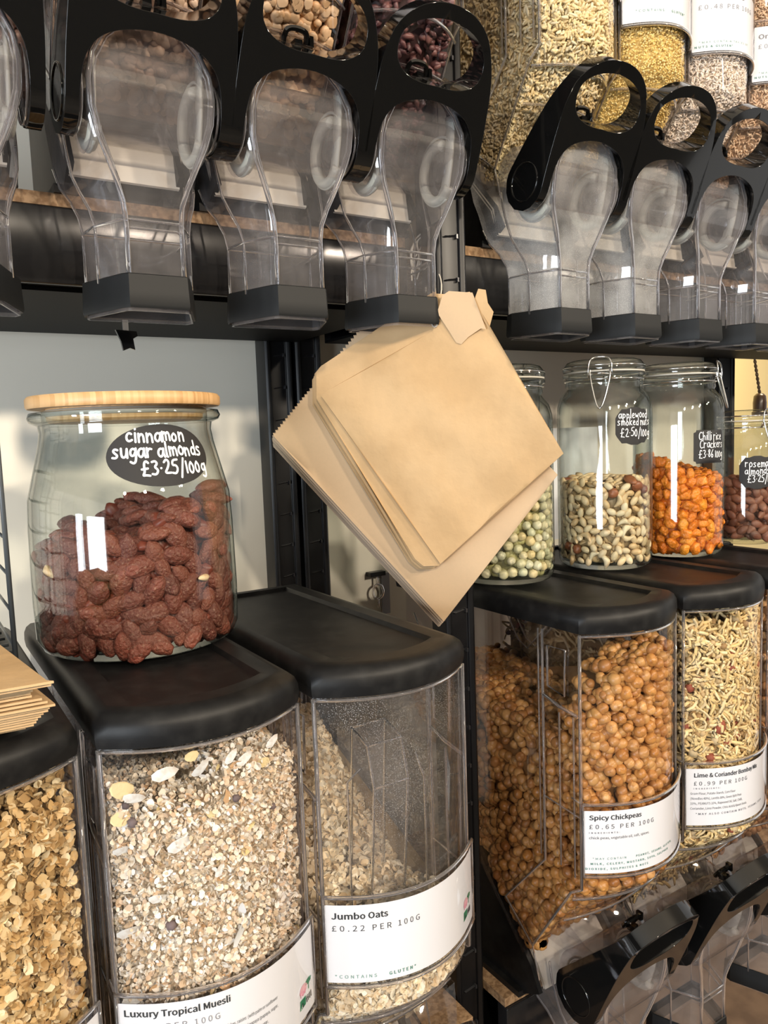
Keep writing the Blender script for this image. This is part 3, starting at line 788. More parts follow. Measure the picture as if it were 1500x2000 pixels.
# ------------------------------------------------------------------ little pieces (templates)
def ico(n):
    import bmesh
    bm = bmesh.new(); bmesh.ops.create_icosphere(bm, subdivisions=n, radius=1)
    V = np.array([v.co[:] for v in bm.verts]); F = np.array([[v.index for v in f.verts] for f in bm.faces]); bm.free(); return V, F
def uvs(nu, nv):
    V = [(0,0,-1)]; F = []
    for j in range(1, nv):
        p = -PI/2+PI*j/nv
        for i in range(nu): q = 2*PI*i/nu; V.append((math.cos(q)*math.cos(p), math.sin(q)*math.cos(p), math.sin(p)))
    V.append((0,0,1)); n = len(V)
    for i in range(nu):
        F.append((0, 1+(i+1) % nu, 1+i)); F.append((n-1, n-1-nu+i, n-1-nu+(i+1) % nu))
        for j in range(nv-2):
            a = 1+j*nu+i; b_ = 1+j*nu+(i+1) % nu; F.append((a, b_, b_+nu)); F.append((a, b_+nu, a+nu))
    return np.array(V, float), np.array(F)
def lump(V, amp, f, seed):
    r = np.random.default_rng(seed); d = np.zeros(len(V))
    for _ in range(6):
        k = r.normal(size=3)*f; d += np.sin(V @ k+r.uniform(0,6.28))/6
    return V*(1+amp*d)[:, None]
def t_flake(curl=.35, k=8, seed=0):
    r = np.random.default_rng(seed)
    V = [(0,0,-curl*.25)]+[(math.cos(2*PI*i/k)*r.uniform(.85,1.1), .8*math.sin(2*PI*i/k)*r.uniform(.85,1.1), curl*(.5*math.cos(2*PI*i/k)**2)+r.uniform(-.1,.1)) for i in range(k)]
    return np.array(V), np.array([(0,1+i,1+(i+1) % k) for i in range(k)])
def t_rice(l=1., w=.3):
    V, F = uvs(5, 4); V = V*np.array([w, w, l]); return V, F
def t_pea(n=2, seed=0):
    V, F = ico(n) if n else uvs(10, 7); V = lump(V, .13, 2.6, seed)
    c = np.exp(-((V[:,0])**2)/.018)*(V[:,2] > -.3); V = V*(1-.20*c)[:, None]
    tip = np.exp(-((V[:,2]-1)**2+V[:,0]**2+(V[:,1]-.2)**2)/.06); V[:,2] += .18*tip; V = V*np.array([1,.92,.96])
    return V, F
def t_almond(n=3, seed=0, rough=.05):
    V, F = ico(n); 
    t = V[:,2]; wdt = np.where(t > 0, 1-.35*t**2, 1-.1*t**2)
    V = np.c_[V[:,0]*.62*wdt, V[:,1]*.44*wdt, V[:,2]*1.05]
    V = lump(V, .12, 3.5, seed); V = lump(V, rough, 16, seed+9)
    return V, F
def t_cashew(n=2, seed=0):
    V, F = ico(n); V = V*np.array([.36,.36,1.]); z = V[:,2]; V[:,0] += .55*z**2-.2; V[:,0] *= (1+.25*(z < 0)); return lump(V, .06, 3, seed), F
def t_peanut_half(n=2, seed=0):
    V, F = ico(n); V = V*np.array([.52,.45,.85]); V[:,1] = np.maximum(V[:,1], -.05-.4*(seed % 2)); 
    d = (np.abs(V[:,0]) < .12) & (V[:,1] < 0); V[d,1] += .05
    return lump(V, .05, 3, seed), F
def t_stick(seed=0, seg=6, nr=5, r=.11, bend=.8):
    q = np.random.default_rng(seed); c = q.uniform(-bend, bend); c2 = q.uniform(-bend, bend)*.5
    P = [(c*(t*t)*.7, c2*t*t*t, t) for t in np.linspace(-1,1,seg)]
    g = G().tube(P, r*q.uniform(.8,1.2), nr); F = []
    for f in g.F:
        for i in range(1, len(f)-1): F.append((f[0], f[i], f[i+1]))
    return np.array(g.V), np.array(F)
def rotm(n, r=rng):
    q = r.normal(size=(n,4)); q /= np.linalg.norm(q, axis=1)[:, None]; w_, x, y, z = q.T
    return np.stack([np.stack([1-2*(y*y+z*z), 2*(x*y-z*w_), 2*(x*z+y*w_)], 1), np.stack([2*(x*y+z*w_), 1-2*(x*x+z*z), 2*(y*z-x*w_)], 1), np.stack([2*(x*z-y*w_), 2*(y*z+x*w_), 1-2*(x*x+y*y)], 1)], 1)
def scatter(name, tmpl, pos, size, cols, mat, jitter=.25, parent=None, loc=None, smooth=True, core=None, W=None):
    """one stuff mesh from many copies; tmpl: list of (V,F,weight,scale,palette)"""
    pos = np.asarray(pos); n = len(pos); wts = np.array([t[2] for t in tmpl], float); wts /= wts.sum()
    pick = rng.choice(len(tmpl), n, p=wts); VV = []; FF = []; CC = []; off = 0
    for k, (V, F, _, sc, pal) in enumerate(tmpl):
        ids = np.where(pick == k)[0]; m = len(ids)
        if not m: continue
        Rm = rotm(m); s_ = size*sc*(1+rng.uniform(-jitter, jitter, m))
        P = np.einsum('nij,vj->nvi', Rm, V)*s_[:, None, None]+pos[ids][:, None, :]
        pal = np.array(pal if pal is not None else cols); c = pal[rng.integers(0, len(pal), m)]*rng.uniform(.85,1.12,(m,1))
        VV.append(P.reshape(-1,3)); CC.append(np.repeat(c, len(V), axis=0))
        FF.append((F[None]+(np.arange(m)*len(V))[:, None, None]).reshape(-1,3)+off); off += m*len(V)
    if core is not None:
        cV, cF, cc = core; VV.append(np.array(cV)); CC.append(np.tile(cc, (len(cV),1)))
        extra = [tuple(i+off for i in f) for f in cF]
    else: extra = []
    V = np.concatenate(VV); F = np.concatenate(FF).tolist()+extra
    if W is not None:     # nothing pokes through the hopper
        hh = W/2-.0032; V[:,0] = np.clip(V[:,0], -hh, hh); z = V[:,2]
        t = np.clip((z-.09)/.115, 0, 1); yf = .071-.081*t; bl = np.clip((t-.35)/.65, 0, 1)
        lo = yf-BUL*bl*(1-(V[:,0]/(W/2))**2)+.0012; V[:,1] = np.maximum(V[:,1], lo)
        hi = np.minimum(.33, .09+(z-.069)/1.05)-.001; V[:,1] = np.where(hi > lo, np.minimum(V[:,1], hi), V[:,1])
    me = new_mesh(name, V, F, smooth=smooth, cols=np.concatenate(CC))
    return link(name, me, mat, parent, loc)

def core_of(W, hf, inset, zmin=.075):
    """solid heap inside the hopper, inset from the walls"""
    h = W/2-inset; g = G(); rings = []; nz = 14; zt = .5
    for i in range(nz+1):
        z = zmin+(zt-zmin)*i/nz; yf, bl, yb = plan(z)
        fc = front_curve(2*h, yf+inset+.002, BUL*bl, 10); yb2 = max(yb-inset, yf+inset+.004)
        P = [(-h, yb2)]+fc+[(h, yb2)]
        rings.append([(x, y, min(z, hf(x, y)-inset*1.4)) for x, y in P])
    g.loft(rings, cap0=True)
    nx, ny = 12, 16
    V = []; 
    for j in range(ny+1):
        for i in range(nx+1):
            x = -h+2*h*i/nx; fr_ = -.01-BUL*(1-(x/h)**2)*.95+inset; y = fr_+(.325-fr_)*j/ny
            z = hf(x, y)-inset*1.4; yf, bl, yb = plan(z)
            y = min(y, yb); V.append((x, y, z))
    F = [(j*(nx+1)+i, j*(nx+1)+i+1, (j+1)*(nx+1)+i+1, (j+1)*(nx+1)+i) for j in range(ny) for i in range(nx)]
    g.add(V, F); return g
def wall_points(W, hf, n, depth, zmin=.08, bias=(.62,.26,.12), topn=.25, dmin=.35):
    """random points just inside the hopper walls and on the heap's top"""
    h = W/2; P = []; out = []
    nt = int(n*topn)
    while len(out) < n-nt:
        u = rng.random(); z = zmin+(.5-zmin)*rng.random(); yf, bl, yb = plan(z); d = depth*(dmin+rng.random())
        if u < bias[0]:
            x = rng.uniform(-h+depth*.5, h-depth*.5); y = yf-BUL*bl*(1-(x/h)**2)+d
        else:
            s_ = -1 if u < bias[0]+bias[1] else 1; x = s_*(h-.0025-d*.8); y = rng.uniform(yf-.0, yb-.002)
        if y > yb: y = yb-.001
        if z < hf(x, y): out.append((x, y, z))
    while len(out) < n:
        x = rng.uniform(-h+depth*.6, h-depth*.6); y = rng.uniform(-.01-BUL*(1-(x/h)**2)+depth*.7, .31); z = hf(x, y)
        yf, bl, yb = plan(z)
        if y < yb-.004 and y > yf-BUL*bl*(1-(x/h)**2)+depth*.5: out.append((x, y, z+rng.uniform(-.3,.5)*depth))
    return np.array(out)
def contents(nm, row, key, hf, n, depth, tmpl, size, cols, corecol, label, cat, mat='pieces', bias=(.62,.26,.12), name='dry_goods', topn=.25):
    e = (top if row == 0 else low)[key][0]; W = e['W']
    g = core_of(W, hf, depth*.9)
    P = wall_points(W, hf, n, depth, bias=bias, topn=topn)
    o = scatter(name, tmpl, P, size, cols, M[mat], core=(g.V, g.F, corecol), W=W); o.location = e.location
    tag(o, label, cat, kind='stuff'); return o
FL = [t_flake(seed=i) for i in range(5)]
def wob(a, b_, c, s=1.): return lambda x, y: a+b_*x+c*y+.006*math.sin(x*60*s+1)+.005*math.sin(y*55*s)
oat = [(.70,.50,.24),(.80,.62,.35),(.60,.40,.17),(.90,.77,.50),(.74,.53,.26),(.42,.26,.10)]
contents('granola', 1, 'granola', wob(.478,0,.0), 17000, .012, [(f[0],f[1],1,1,None) for f in FL], .0042, oat, (.44,.29,.12), 'golden rolled oat granola packed in the leftmost lower dispenser', 'granola', bias=(.8,.1,.1), name='oat_granola')
mus = [(.84,.76,.62),(.90,.85,.75),(.76,.63,.46),(.95,.92,.86),(.70,.54,.37),(.80,.60,.42),(.88,.80,.66)]
mt = [(f[0],f[1],1.,.85,None) for f in FL]+[(f[0],f[1],2.6,.5,None) for f in FL]
mt += [(FL[1][0]*np.array([1.6,.8,1]),FL[1][1],.018,2.1,[(.86,.88,.88),(.80,.84,.84)]), (*t_pea(1,3),.03,1.1,[(.10,.07,.07),(.16,.12,.12)]), (FL[2][0],FL[2][1],.10,1.35,[(.72,.47,.26),(.75,.62,.32)]), (*t_rice(1,.2),.5,.9,None)]
contents('muesli', 1, 'muesli', lambda x, y: .462+.12*x-.02*abs(y)+.008*math.sin(x*60)+.004*math.sin(x*150), 36000, .009, mt, .0037, mus, (.70,.60,.46), 'pale flaky muesli with coconut chips filling the second lower dispenser', 'muesli', name='tropical_muesli')
def oats_h(x, y):
    return max(.20, .258 + .62*max(0, y-.02) - .75*max(0, x+.02)*min(1, max(0, y-.02)*12) + .003*math.sin(x*70))
contents('oats', 1, 'oats', oats_h, 14000, .008, [(f[0],f[1],1,1,None) for f in FL], .0049, [(.84,.70,.48),(.90,.79,.58),(.76,.60,.38),(.94,.87,.70)], (.60,.48,.32), 'last rolled oats heaped low in the Jumbo Oats dispenser', 'oats', name='rolled_oats', topn=.35)
stick = [t_stick(i) for i in range(6)]
noodle = [(.80,.62,.30),(.86,.70,.40),(.74,.54,.24)]
bm_t = [(s_[0],s_[1],1.,1.9,noodle) for s_ in stick]+[(*t_pea(1,1),1.6,.55,[(.46,.30,.13),(.55,.40,.2),(.36,.22,.09)]),(*t_pea(1,5),.35,.8,[(.28,.07,.035),(.64,.5,.28)]),(*t_flake(seed=9),1.5,.45,[(.6,.42,.2),(.7,.58,.3)]), (*t_peanut_half(1,2),.4,.95,[(.66,.5,.28)])]
contents('bombay', 1, 'bombay', lambda x, y: .482+.01*math.sin(x*50)-.04*abs(x), 6500, .013, bm_t, .0085, noodle, (.26,.17,.07), 'bombay mix of noodle sticks, lentils and nuts in the fifth lower dispenser', 'snack mix', name='bombay_mix', topn=.12)
contents('third', 1, 'third', lambda x, y: .47, 1500, .011, [(*t_pea(0,4),1,1,None)], .0062, [(.62,.34,.15),(.70,.42,.2),(.55,.26,.1)], (.3,.15,.05), 'small round orange brown snacks in the dispenser cut by the right edge', 'snacks', name='round_snacks', topn=.1)
rice = [t_rice(1,.28), t_rice(1,.34)]
cr_ = [(.88,.72,.40),(.94,.81,.52),(.82,.64,.33)]
contents('R1', 0, 'R1', lambda x, y: .49, 17000, .010, [(r[0],r[1],1,1,None) for r in rice], .0056, cr_, (.66,.50,.27), 'plump cream orzo grains filling the first upper dispenser of the right bay', 'orzo', bias=(.45,.45,.10), name='orzo_grains', topn=.02)
contents('R2', 0, 'R2', lambda x, y: .49, 16000, .006, [(*ico(1),1,1,None)] if False else [(*uvs(5,3),1,1,None)], .0013, [(.92,.70,.26),(.96,.78,.36),(.86,.62,.20)], (.80,.58,.2), 'fine yellow couscous grains in the second upper dispenser of the right bay', 'couscous', bias=(.75,.2,.05), name='couscous_grains', topn=.02)
contents('R3', 0, 'R3', lambda x, y: .49, 15000, .007, [(r[0],r[1],1,1,None) for r in rice], .0034, [(.90,.78,.66),(.95,.86,.76),(.84,.70,.56)], (.74,.62,.48), 'slim white basmati grains in the third upper dispenser of the right bay', 'rice', bias=(.75,.2,.05), name='basmati_grains', topn=.02)
contents('R4', 0, 'R4', lambda x, y: .49, 10000, .007, [(r[0],r[1],1,1,None) for r in rice], .0037, [(.78,.56,.38),(.86,.66,.46),(.70,.47,.29)], (.56,.38,.24), 'brown rice grains in the dispenser at the top right edge', 'rice', bias=(.75,.2,.05), name='brown_rice_grains', topn=.02)
contents('L1', 0, 'L1', lambda x, y: .49, 1900, .010, [(*t_pea(0,8),1,1,None)], .0058, [(.72,.52,.38),(.80,.60,.45),(.62,.44,.31)], (.36,.25,.18), 'pale round beans in the upper dispenser above the almond jar', 'beans', bias=(.6,.3,.1), name='pale_beans', topn=.02, mat='shiny_pieces')
contents('L0', 0, 'L0', lambda x, y: .49, 1200, .010, [(*t_pea(0,8),1,1,None)], .0058, [(.66,.44,.37),(.74,.52,.44)], (.34,.22,.18), 'pinkish beans in the upper dispenser at the top left corner', 'beans', bias=(.6,.1,.3), name='pink_beans', topn=.02, mat='shiny_pieces')
contents('L2', 0, 'L2', lambda x, y: .49, 1900, .010, [(*t_pea(0,6),1,1,None)], .0062, [(.80,.54,.32),(.86,.62,.40),(.72,.46,.25)], (.42,.27,.15), 'tan dried chickpeas in the middle upper dispenser of the left bay', 'chickpeas', bias=(.6,.3,.1), name='dried_chickpeas', topn=.02, mat='shiny_pieces')
contents('L3', 0, 'L3', lambda x, y: .49, 1900, .010, [(*t_almond(1,6),1,1,None)], .0075, [(.16,.07,.07),(.22,.10,.09),(.12,.05,.05)], (.06,.03,.03), 'dark purple beans in the upper dispenser above the paper bags', 'beans', bias=(.6,.3,.1), name='dark_beans', topn=.02, mat='shiny_pieces')

# ------------------------------------------------------------------ countable pieces
def mk_shapes(nm, fn, k, size):
    out = []
    for i in range(k):
        V, F = fn(i); me = new_mesh(nm, V*size, F, smooth=True); out.append(me)
    return out
def place_piece(nm, me, mat, p, r, label, cat, group, s=1., nrm=None):
    if len(me.materials) == 0: me.materials.append(mat)
    o = bpy.data.objects.new(nm, me); COL.objects.link(o); o.location = p; o.rotation_mode = 'QUATERNION'
    if nrm is None: q = r.normal(size=4); q /= np.linalg.norm(q); o.rotation_quaternion = q
    else:
        n_ = Vector(nrm)+Vector(r.normal(size=3)*.22); n_.normalize(); t_ = Vector(r.normal(size=3)); t_ = (t_-n_*t_.dot(n_)).normalized(); x_ = n_.cross(t_)
        o.rotation_quaternion = Matrix((x_, n_, t_)).transposed().to_quaternion()
    o.scale = (s, s, s)
    o['label'] = label; o['category'] = cat; o['group'] = group
    return o
def darts(gen, n, mind, tries=60, maxfail=4000):
    P = np.zeros((0,3)); fail = 0
    while len(P) < n and fail < maxfail:
        p = gen()
        if p is None: fail += 1; continue
        if len(P) == 0 or np.min(((P-p)**2).sum(1)) > mind**2: P = np.vstack([P, p]); fail = 0
        else: fail += 1
    return P
# chickpeas in the spicy bin: 300 singles at the glass, the rest a mass behind
e = low['chickpeas'][0]; el = np.array(e.location); h = WB/2
def ch(x, y): return .462+.10*x-.9*max(0,-.03-x)-.2*abs(x-.02)+.006*math.sin(x*120)
def gen_ch():
    z = rng.uniform(.10, .5); yf, bl, yb = plan(z)
    if rng.random() < .80:
        x = rng.uniform(-h+.009, h-.007); y = yf-BUL*bl*(1-(x/h)**2)+.0082
    else:
        x = -h+.0095; y = rng.uniform(yf+.004, min(yb-.008, .15))
        if z > .36-.3*(y+.0) and y > .03: return None
    if z > ch(x, y): return None
    return np.array((x, y, z))
Pc = darts(gen_ch, 300, .0121)
shp = mk_shapes('chickpea', lambda i: t_pea(3, i), 4, .0068)
for i, p in enumerate(Pc):
    place_piece('chickpea', shp[i % 4], M['chickpea'], el+p, rng, 'round roasted spicy chickpea against the clear front of its dispenser', 'chickpea', 'spicy chickpeas at the front of their dispenser', rng.uniform(.92,1.12))
def hch(x, y): return min(ch(x, y), .47 if y < .03 else .36+.1*(y-.03)) if True else 0
g = core_of(WB, hch, .021); P = wall_points(WB, hch, 4600, .014, bias=(.45,.47,.08), topn=.25, dmin=.85)
o = scatter('chickpea_mass', [(*t_pea(0,2),1,1,[(.48,.24,.07),(.38,.17,.05),(.56,.30,.1)])], P, .0064, None, M['shiny_pieces'], core=(g.V, g.F, (.30,.15,.05)), W=WB)
o.location = e.location; tag(o, 'mass of roasted chickpeas behind the front layer in their dispenser', 'chickpeas', kind='stuff')

# ------------------------------------------------------------------ glass jars
def jar_lathe(prof_out, t, seg=64):
    inn = [(max(r-t, 0), z+(t*1.5 if i == 0 else 0)) for i, (r, z) in enumerate(prof_out)]
    return G().lathe(prof_out, seg).add(*_lath(inn, seg))
def _lath(prof, seg):
    g = G().lathe(prof, seg); return g.V, g.F
def fill_jar(c, Rr, z0, hf, n, mind, rad, shapes, label, cat, group, nm, massname, masslab, corecol, camside=(-1.0,-1.6), s=(.9,1.12)):
    """single pieces against the glass on the camera side and on the top, a plain core behind"""
    cx, cy = c; a0 = math.atan2(-.7-cy, 0-cx)
    def gen():
        if rng.random() < .78:
            q = a0+rng.uniform(-1.75, 1.75); r_ = Rr-rad*.75; z = rng.uniform(rad*.8, .3)
            x, y = r_*math.cos(q), r_*math.sin(q)
        else:
            r_ = (Rr-rad)*math.sqrt(rng.random()); q = rng.uniform(0, 2*PI); x, y = r_*math.cos(q), r_*math.sin(q); z = hf(x, y)-rad*.2
        if z > hf(x, y): return None
        return np.array((x, y, z))
    P = darts(gen, n, mind)
    for i, p in enumerate(P):
        me, mat, wt = shapes[rng.choice(len(shapes), p=np.array([q[2] for q in shapes])/sum(q[2] for q in shapes))]
        onwall = math.hypot(p[0], p[1]) > Rr-rad*.9
        place_piece(nm, me, mat, (cx+p[0], cy+p[1], z0+p[2]), rng, label, cat, group, rng.uniform(*s), nrm=(p[0], p[1], 0) if False else ((p[0]/Rr, p[1]/Rr, .0) if onwall else (0, 0, 1)))
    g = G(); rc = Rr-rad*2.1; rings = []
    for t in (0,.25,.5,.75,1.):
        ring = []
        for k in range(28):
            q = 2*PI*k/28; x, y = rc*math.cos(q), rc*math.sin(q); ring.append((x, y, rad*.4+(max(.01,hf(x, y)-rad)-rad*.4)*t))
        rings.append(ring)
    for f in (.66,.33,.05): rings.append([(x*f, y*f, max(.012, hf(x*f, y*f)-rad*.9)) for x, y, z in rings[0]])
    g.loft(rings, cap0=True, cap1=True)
    P2 = []
    for _ in range(n*2):
        q = rng.uniform(0, 2*PI); r_ = rc*(.97+.04*rng.random()); x, y = r_*math.cos(q), r_*math.sin(q); z = rng.uniform(rad*.7, max(rad, hf(x, y)-rad*.4)); P2.append((x, y, z))
    V = np.array([v for v in shapes[0][0].vertices.foreach_get] if False else [v.co[:] for v in shapes[0][0].vertices]); F = np.array([list(p.vertices) for p in shapes[0][0].polygons])
    if len(V) > 200: V, F = t_pea(1, 1); V = V*rad*1.1
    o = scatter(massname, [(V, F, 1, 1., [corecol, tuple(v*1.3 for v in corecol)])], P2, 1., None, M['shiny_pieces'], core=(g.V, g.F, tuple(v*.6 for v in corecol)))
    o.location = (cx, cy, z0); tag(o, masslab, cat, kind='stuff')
def sticker(e, cx_r, zc, ang, outline, lines, jr, pen, off=.0006):
    """chalkboard sticker wrapped round a jar: jr(z) radius at height; outline in metres; lines (text, x, y, size)"""
    vv, tr = fill2d(outline, [], .004)
    def mp(u, v, o_): 
        r_ = jr(zc+v)+off+o_; q = ang+u/ jr(zc); return (r_*math.cos(q), r_*math.sin(q), zc+v)
    me = new_mesh('sticker', [mp(u, v, 0) for u, v in vv], tr, smooth=True); o = link('chalkboard_sticker', me, M['board'], e)
    V = []; F = []
    for i, (t, x, y, sz, *sx) in enumerate(lines):
        pl, wd = hand(t, sz, pen, seed=len(t)*7+i); kx = sx[0] if sx else 1.
        for poly in pl:
            a, f = ribbon([(x+p[0]*kx, y+p[1]) for p in poly], pen); n = len(V); V += a; F += [tuple(j+n for j in q) for q in f]
    me = new_mesh('chalk_lettering', [mp(u, v, .0004) for u, v in V], F); link('chalk_lettering', me, M['chalk'], o)

# --- cinnamon sugar almonds, bamboo lid
ax, ay, az = .200, .093, 1.2505
e = empty('glass_jar', (ax, ay, az)); tag(e, 'large clear glass jar with bamboo lid labelled cinnamon sugar almonds', 'jar')
prof = [(0,0),(.086,0),(.094,.004),(.0985,.014),(.0995,.05),(.0985,.12),(.097,.148),(.094,.160),(.089,.180),(.084,.200),(.082,.212),(.083,.219),(.090,.222),(.092,.226),(.090,.231),(.083,.232)]
inner = [(0,.006),(.084,.006),(.092,.010),(.0950,.018),(.0960,.05),(.095,.12),(.0935,.148),(.0905,.160),(.0855,.180),(.0805,.200),(.0785,.212),(.079,.230)]
G().lathe(prof, 72).lathe(inner, 72).obj('glass_body', M['glass'], e, angle=50)
G().lathe([(.083,.0225*0+.2215),(.0905,.2225),(.0915,.2265),(.0895,.231),(.083,.2315)], 72).obj('rim', M['glass'], e, smooth=True)
ld = G().lathe([(0,.235),(.091,.235),(.0925,.237),(.0925,.244),(.0905,.2465),(0,.2465)], 72).obj('bamboo_lid', M['bamboo'], e, angle=40)
G().lathe([(.0,.2215),(.072,.2215),(.0745,.224),(.0745,.235)], 60).obj('lid_plug', M['bamboo'], ld, angle=40)
G().lathe([(.0745,.2275),(.0785,.229),(.0785,.2325),(.0745,.234)], 60).obj('seal_ring', M['seal'], ld, smooth=True)
aang = math.atan2(-.7-ay, -ax)
el_ = [(.0505*math.cos(q), .0285*math.sin(q)) for q in np.linspace(0, 2*PI, 48, endpoint=False)]
jra = lambda z: float(np.interp(z, [0,.148,.160,.180,.200,.212], [.0995,.097,.094,.089,.084,.082]))
sticker(e, None, .188, aang+.35, el_, [('cinnamon', -.033, .0125, .0138, 1.0), ('sugar almonds', -.0455, -.0015, .0138, .96), ('£3.25/100g', -.022, -.0178, .0138, .98)], jra, .0010)
alm = mk_shapes('almond', lambda i: t_almond(3, i, .09), 5, .0150)
fill_jar((ax, ay), .0945, az+.006, lambda x, y: .113+.28*x+.10*y*0+.010*math.sin(x*80)+.008*math.cos(y*90), 300, .0136, .0092,
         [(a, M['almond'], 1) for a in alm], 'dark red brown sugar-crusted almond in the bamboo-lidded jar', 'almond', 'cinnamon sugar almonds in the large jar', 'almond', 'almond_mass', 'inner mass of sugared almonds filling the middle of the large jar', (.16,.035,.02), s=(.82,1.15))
csh = mk_shapes('cashew', lambda i: t_cashew(3, i), 1, .010)
for (px, py) in ((72,1118),(395,1130)):
    q = at(px, py, Y=ay-.083) if px > 200 else at(px, py, Y=ay-.035)
    r_ = np.array([q[0]-ax, q[1]-ay]); r_ = r_/np.linalg.norm(r_)*.0925
    o = place_piece('cashew', csh[0], M['nut'], (ax+r_[0], ay+r_[1], q[2]), rng, 'pale stray cashew among the dark almonds at left' if px < 200 else 'pale stray cashew piece among the dark almonds at right', 'cashew', 'stray cashews in the almond jar')

# --- clip-top jars
def clip_jar(c, Rr, H, label, ang_clip, half=False):
    e = empty('clip_top_jar', (c[0], c[1], 1.2505)); tag(e, label, 'jar')
    zs_ = H-.052; rn = Rr*.80
    prof = [(0,.002),(Rr*.80,0),(Rr*.93,.003),(Rr*.985,.010),(Rr,.022),(Rr,zs_-.024),(Rr*.985,zs_-.012),(Rr*.93,zs_),(rn+.002,zs_+.008),(rn-.001,zs_+.012),(rn+.001,zs_+.016),(rn,zs_+.021),(rn,zs_+.026),(rn+.004,zs_+.028),(rn+.004,zs_+.032),(rn-.004,zs_+.033)]
    inner = [(0,.007),(Rr*.88,.008),(Rr*.955,.020),(Rr*.965,zs_-.024),(Rr*.945,zs_-.012),(Rr*.89,zs_-.002),(rn-.003,zs_+.006),(rn-.004,zs_+.033)]
    G().lathe(prof, 64).lathe(inner, 64).obj('glass_body', M['glass'], e, angle=60)
    g = G().lathe([(rn-.004,zs_+.0335),(rn+.003,zs_+.0335),(rn+.003,zs_+.0355),(rn-.004,zs_+.0355)], 56); g.obj('seal_ring', M['seal'], e, smooth=True)
    ld = G().lathe([(0,zs_+.040),(rn-.008,zs_+.040),(rn-.006,zs_+.036),(rn+.0035,zs_+.036),(rn+.0045,zs_+.040),(rn+.0025,zs_+.044),(rn+.001,zs_+.046),(rn-.002,zs_+.050),(rn-.008,zs_+.052),(rn*.5,zs_+.0525),(0,zs_+.0525)], 56).obj('glass_lid', M['glass'], e, angle=60)
    # wires
    def P(r_, q, z): return (r_*math.cos(q), r_*math.sin(q), z)
    g = G()
    g.tube([P(rn+.0015, 2*PI*k/40, zs_+.0235) for k in range(40)], .0011, 6, closed=True)
    g.tube([P(rn+.0035, 2*PI*k/40, zs_+.0425) for k in range(40)], .0010, 6, closed=True)
    g.obj('wire_collar', M['steel'], e, smooth=True)
    a = ang_clip; g = G(); w_ = .0135/rn; r1 = rn+.006
    pts = [P(r1-.003,a-w_,zs_+.024),P(r1+.004,a-w_,zs_+.030),P(r1+.002,a-w_*.95,zs_+.048),P(r1-.002,a-w_*.5,zs_+.053),P(r1-.002,a+w_*.5,zs_+.053),P(r1+.002,a+w_*.95,zs_+.048),P(r1+.004,a+w_,zs_+.030),P(r1-.003,a+w_,zs_+.024)]
    g.tube(smoothpoly(pts, 2, False), .00125, 8)
    g.obj('wire_bail', M['steel'], e, smooth=True)
    g = G(); pts = [P(r1,a-w_*.9,zs_+.036),P(r1+.003,a-w_*.8,zs_+.022),P(Rr+.004,a-w_*.25,zs_-.012),P(Rr+.005,a,zs_-.018),P(Rr+.004,a+w_*.25,zs_-.012),P(r1+.003,a+w_*.8,zs_+.022),P(r1,a+w_*.9,zs_+.036)]
    g.tube(smoothpoly(pts, 2, False), .00135, 8)
    g.tube([P(r1+.001,a-w_*1.1,zs_+.029),P(r1+.002,a,zs_+.031),P(r1+.001,a+w_*1.1,zs_+.029)], .0012, 6)
    g.obj('wire_lever', M['steel'], e, smooth=True)
    g = G(); hq = a+PI
    g.tube(smoothpoly([P(rn+.001,hq-.1,zs_+.024),P(rn+.008,hq-.08,zs_+.034),P(rn+.002,hq,zs_+.043),P(rn+.008,hq+.08,zs_+.034),P(rn+.001,hq+.1,zs_+.024)],2,False), .0012, 6)
    g.obj('wire_hinge', M['steel'], e, smooth=True)
    return e
JN, JP, JC, JR = (.8625,.0656), (.687,.084), (1.0217,.061), (1.192,.057)
camq = lambda c: math.atan2(-.7-c[1], -c[0])
eN = clip_jar(JN, .066, .293, 'clip-top glass jar of mixed nuts labelled applewood smoked nuts', camq(JN)-.08)
eP = clip_jar(JP, .066, .283, 'clip-top glass jar of pale dried peas, partly behind the paper bags', camq(JP)+2.4)
eC = clip_jar(JC, .066, .290, 'clip-top glass jar of orange crackers labelled chilli rice crackers', camq(JC)+1.35)
eR = clip_jar(JR, .050, .218, 'small clip-top glass jar labelled rosemary almonds at the right edge', camq(JR)+.9)
def plaque(w_, h_, n=1):
    P = []
    for (sx, sy) in ((1,1),(-1,1),(-1,-1),(1,-1)):
        c = [(sx*w_, sy*h_*.45),(sx*(w_-.002), sy*h_*.62),(sx*(w_-.0055), sy*h_*.82),(sx*(w_-.0085), sy*(h_-.0005)),(sx*w_*.45, sy*(h_-.0005)),(sx*w_*.2, sy*(h_+.002))]
        if (sx*sy) < 0: c = c[::-1]
        P += c
    return P
jrN = lambda z: .0660
sticker(eN, None, .199, camq(JN)+.64, plaque(.0275,.0235), [('applewood', -.0235, .0105, .0112, .88), ('smoked nuts', -.0250, .0010, .0108, .86), ('£2.50/100g', -.0215, -.0145, .0125, .84)], jrN, .00055)
nw, nh = .028, .0245; k_ = .004
notch = [(nw,nh-k_),(nw-k_*.3,nh-k_*.6),(nw-k_,nh),(-nw+k_,nh),(-nw+k_*.8,nh-k_*.7),(-nw,nh-k_),(-nw,-nh+k_),(-nw+k_*.8,-nh+k_*.7),(-nw+k_,-nh),(nw-k_,-nh),(nw-k_*.3,-nh+k_*.6),(nw,-nh+k_)]
sticker(eC, None, .165, camq(JC)+.755, notch, [('Chilli rice', -.0205, .0095, .0125, .84), ('Crackers', -.0190, -.0020, .0125, .84), ('£3.86 100g', -.0210, -.0165, .0125, .82)], jrN, .00055)
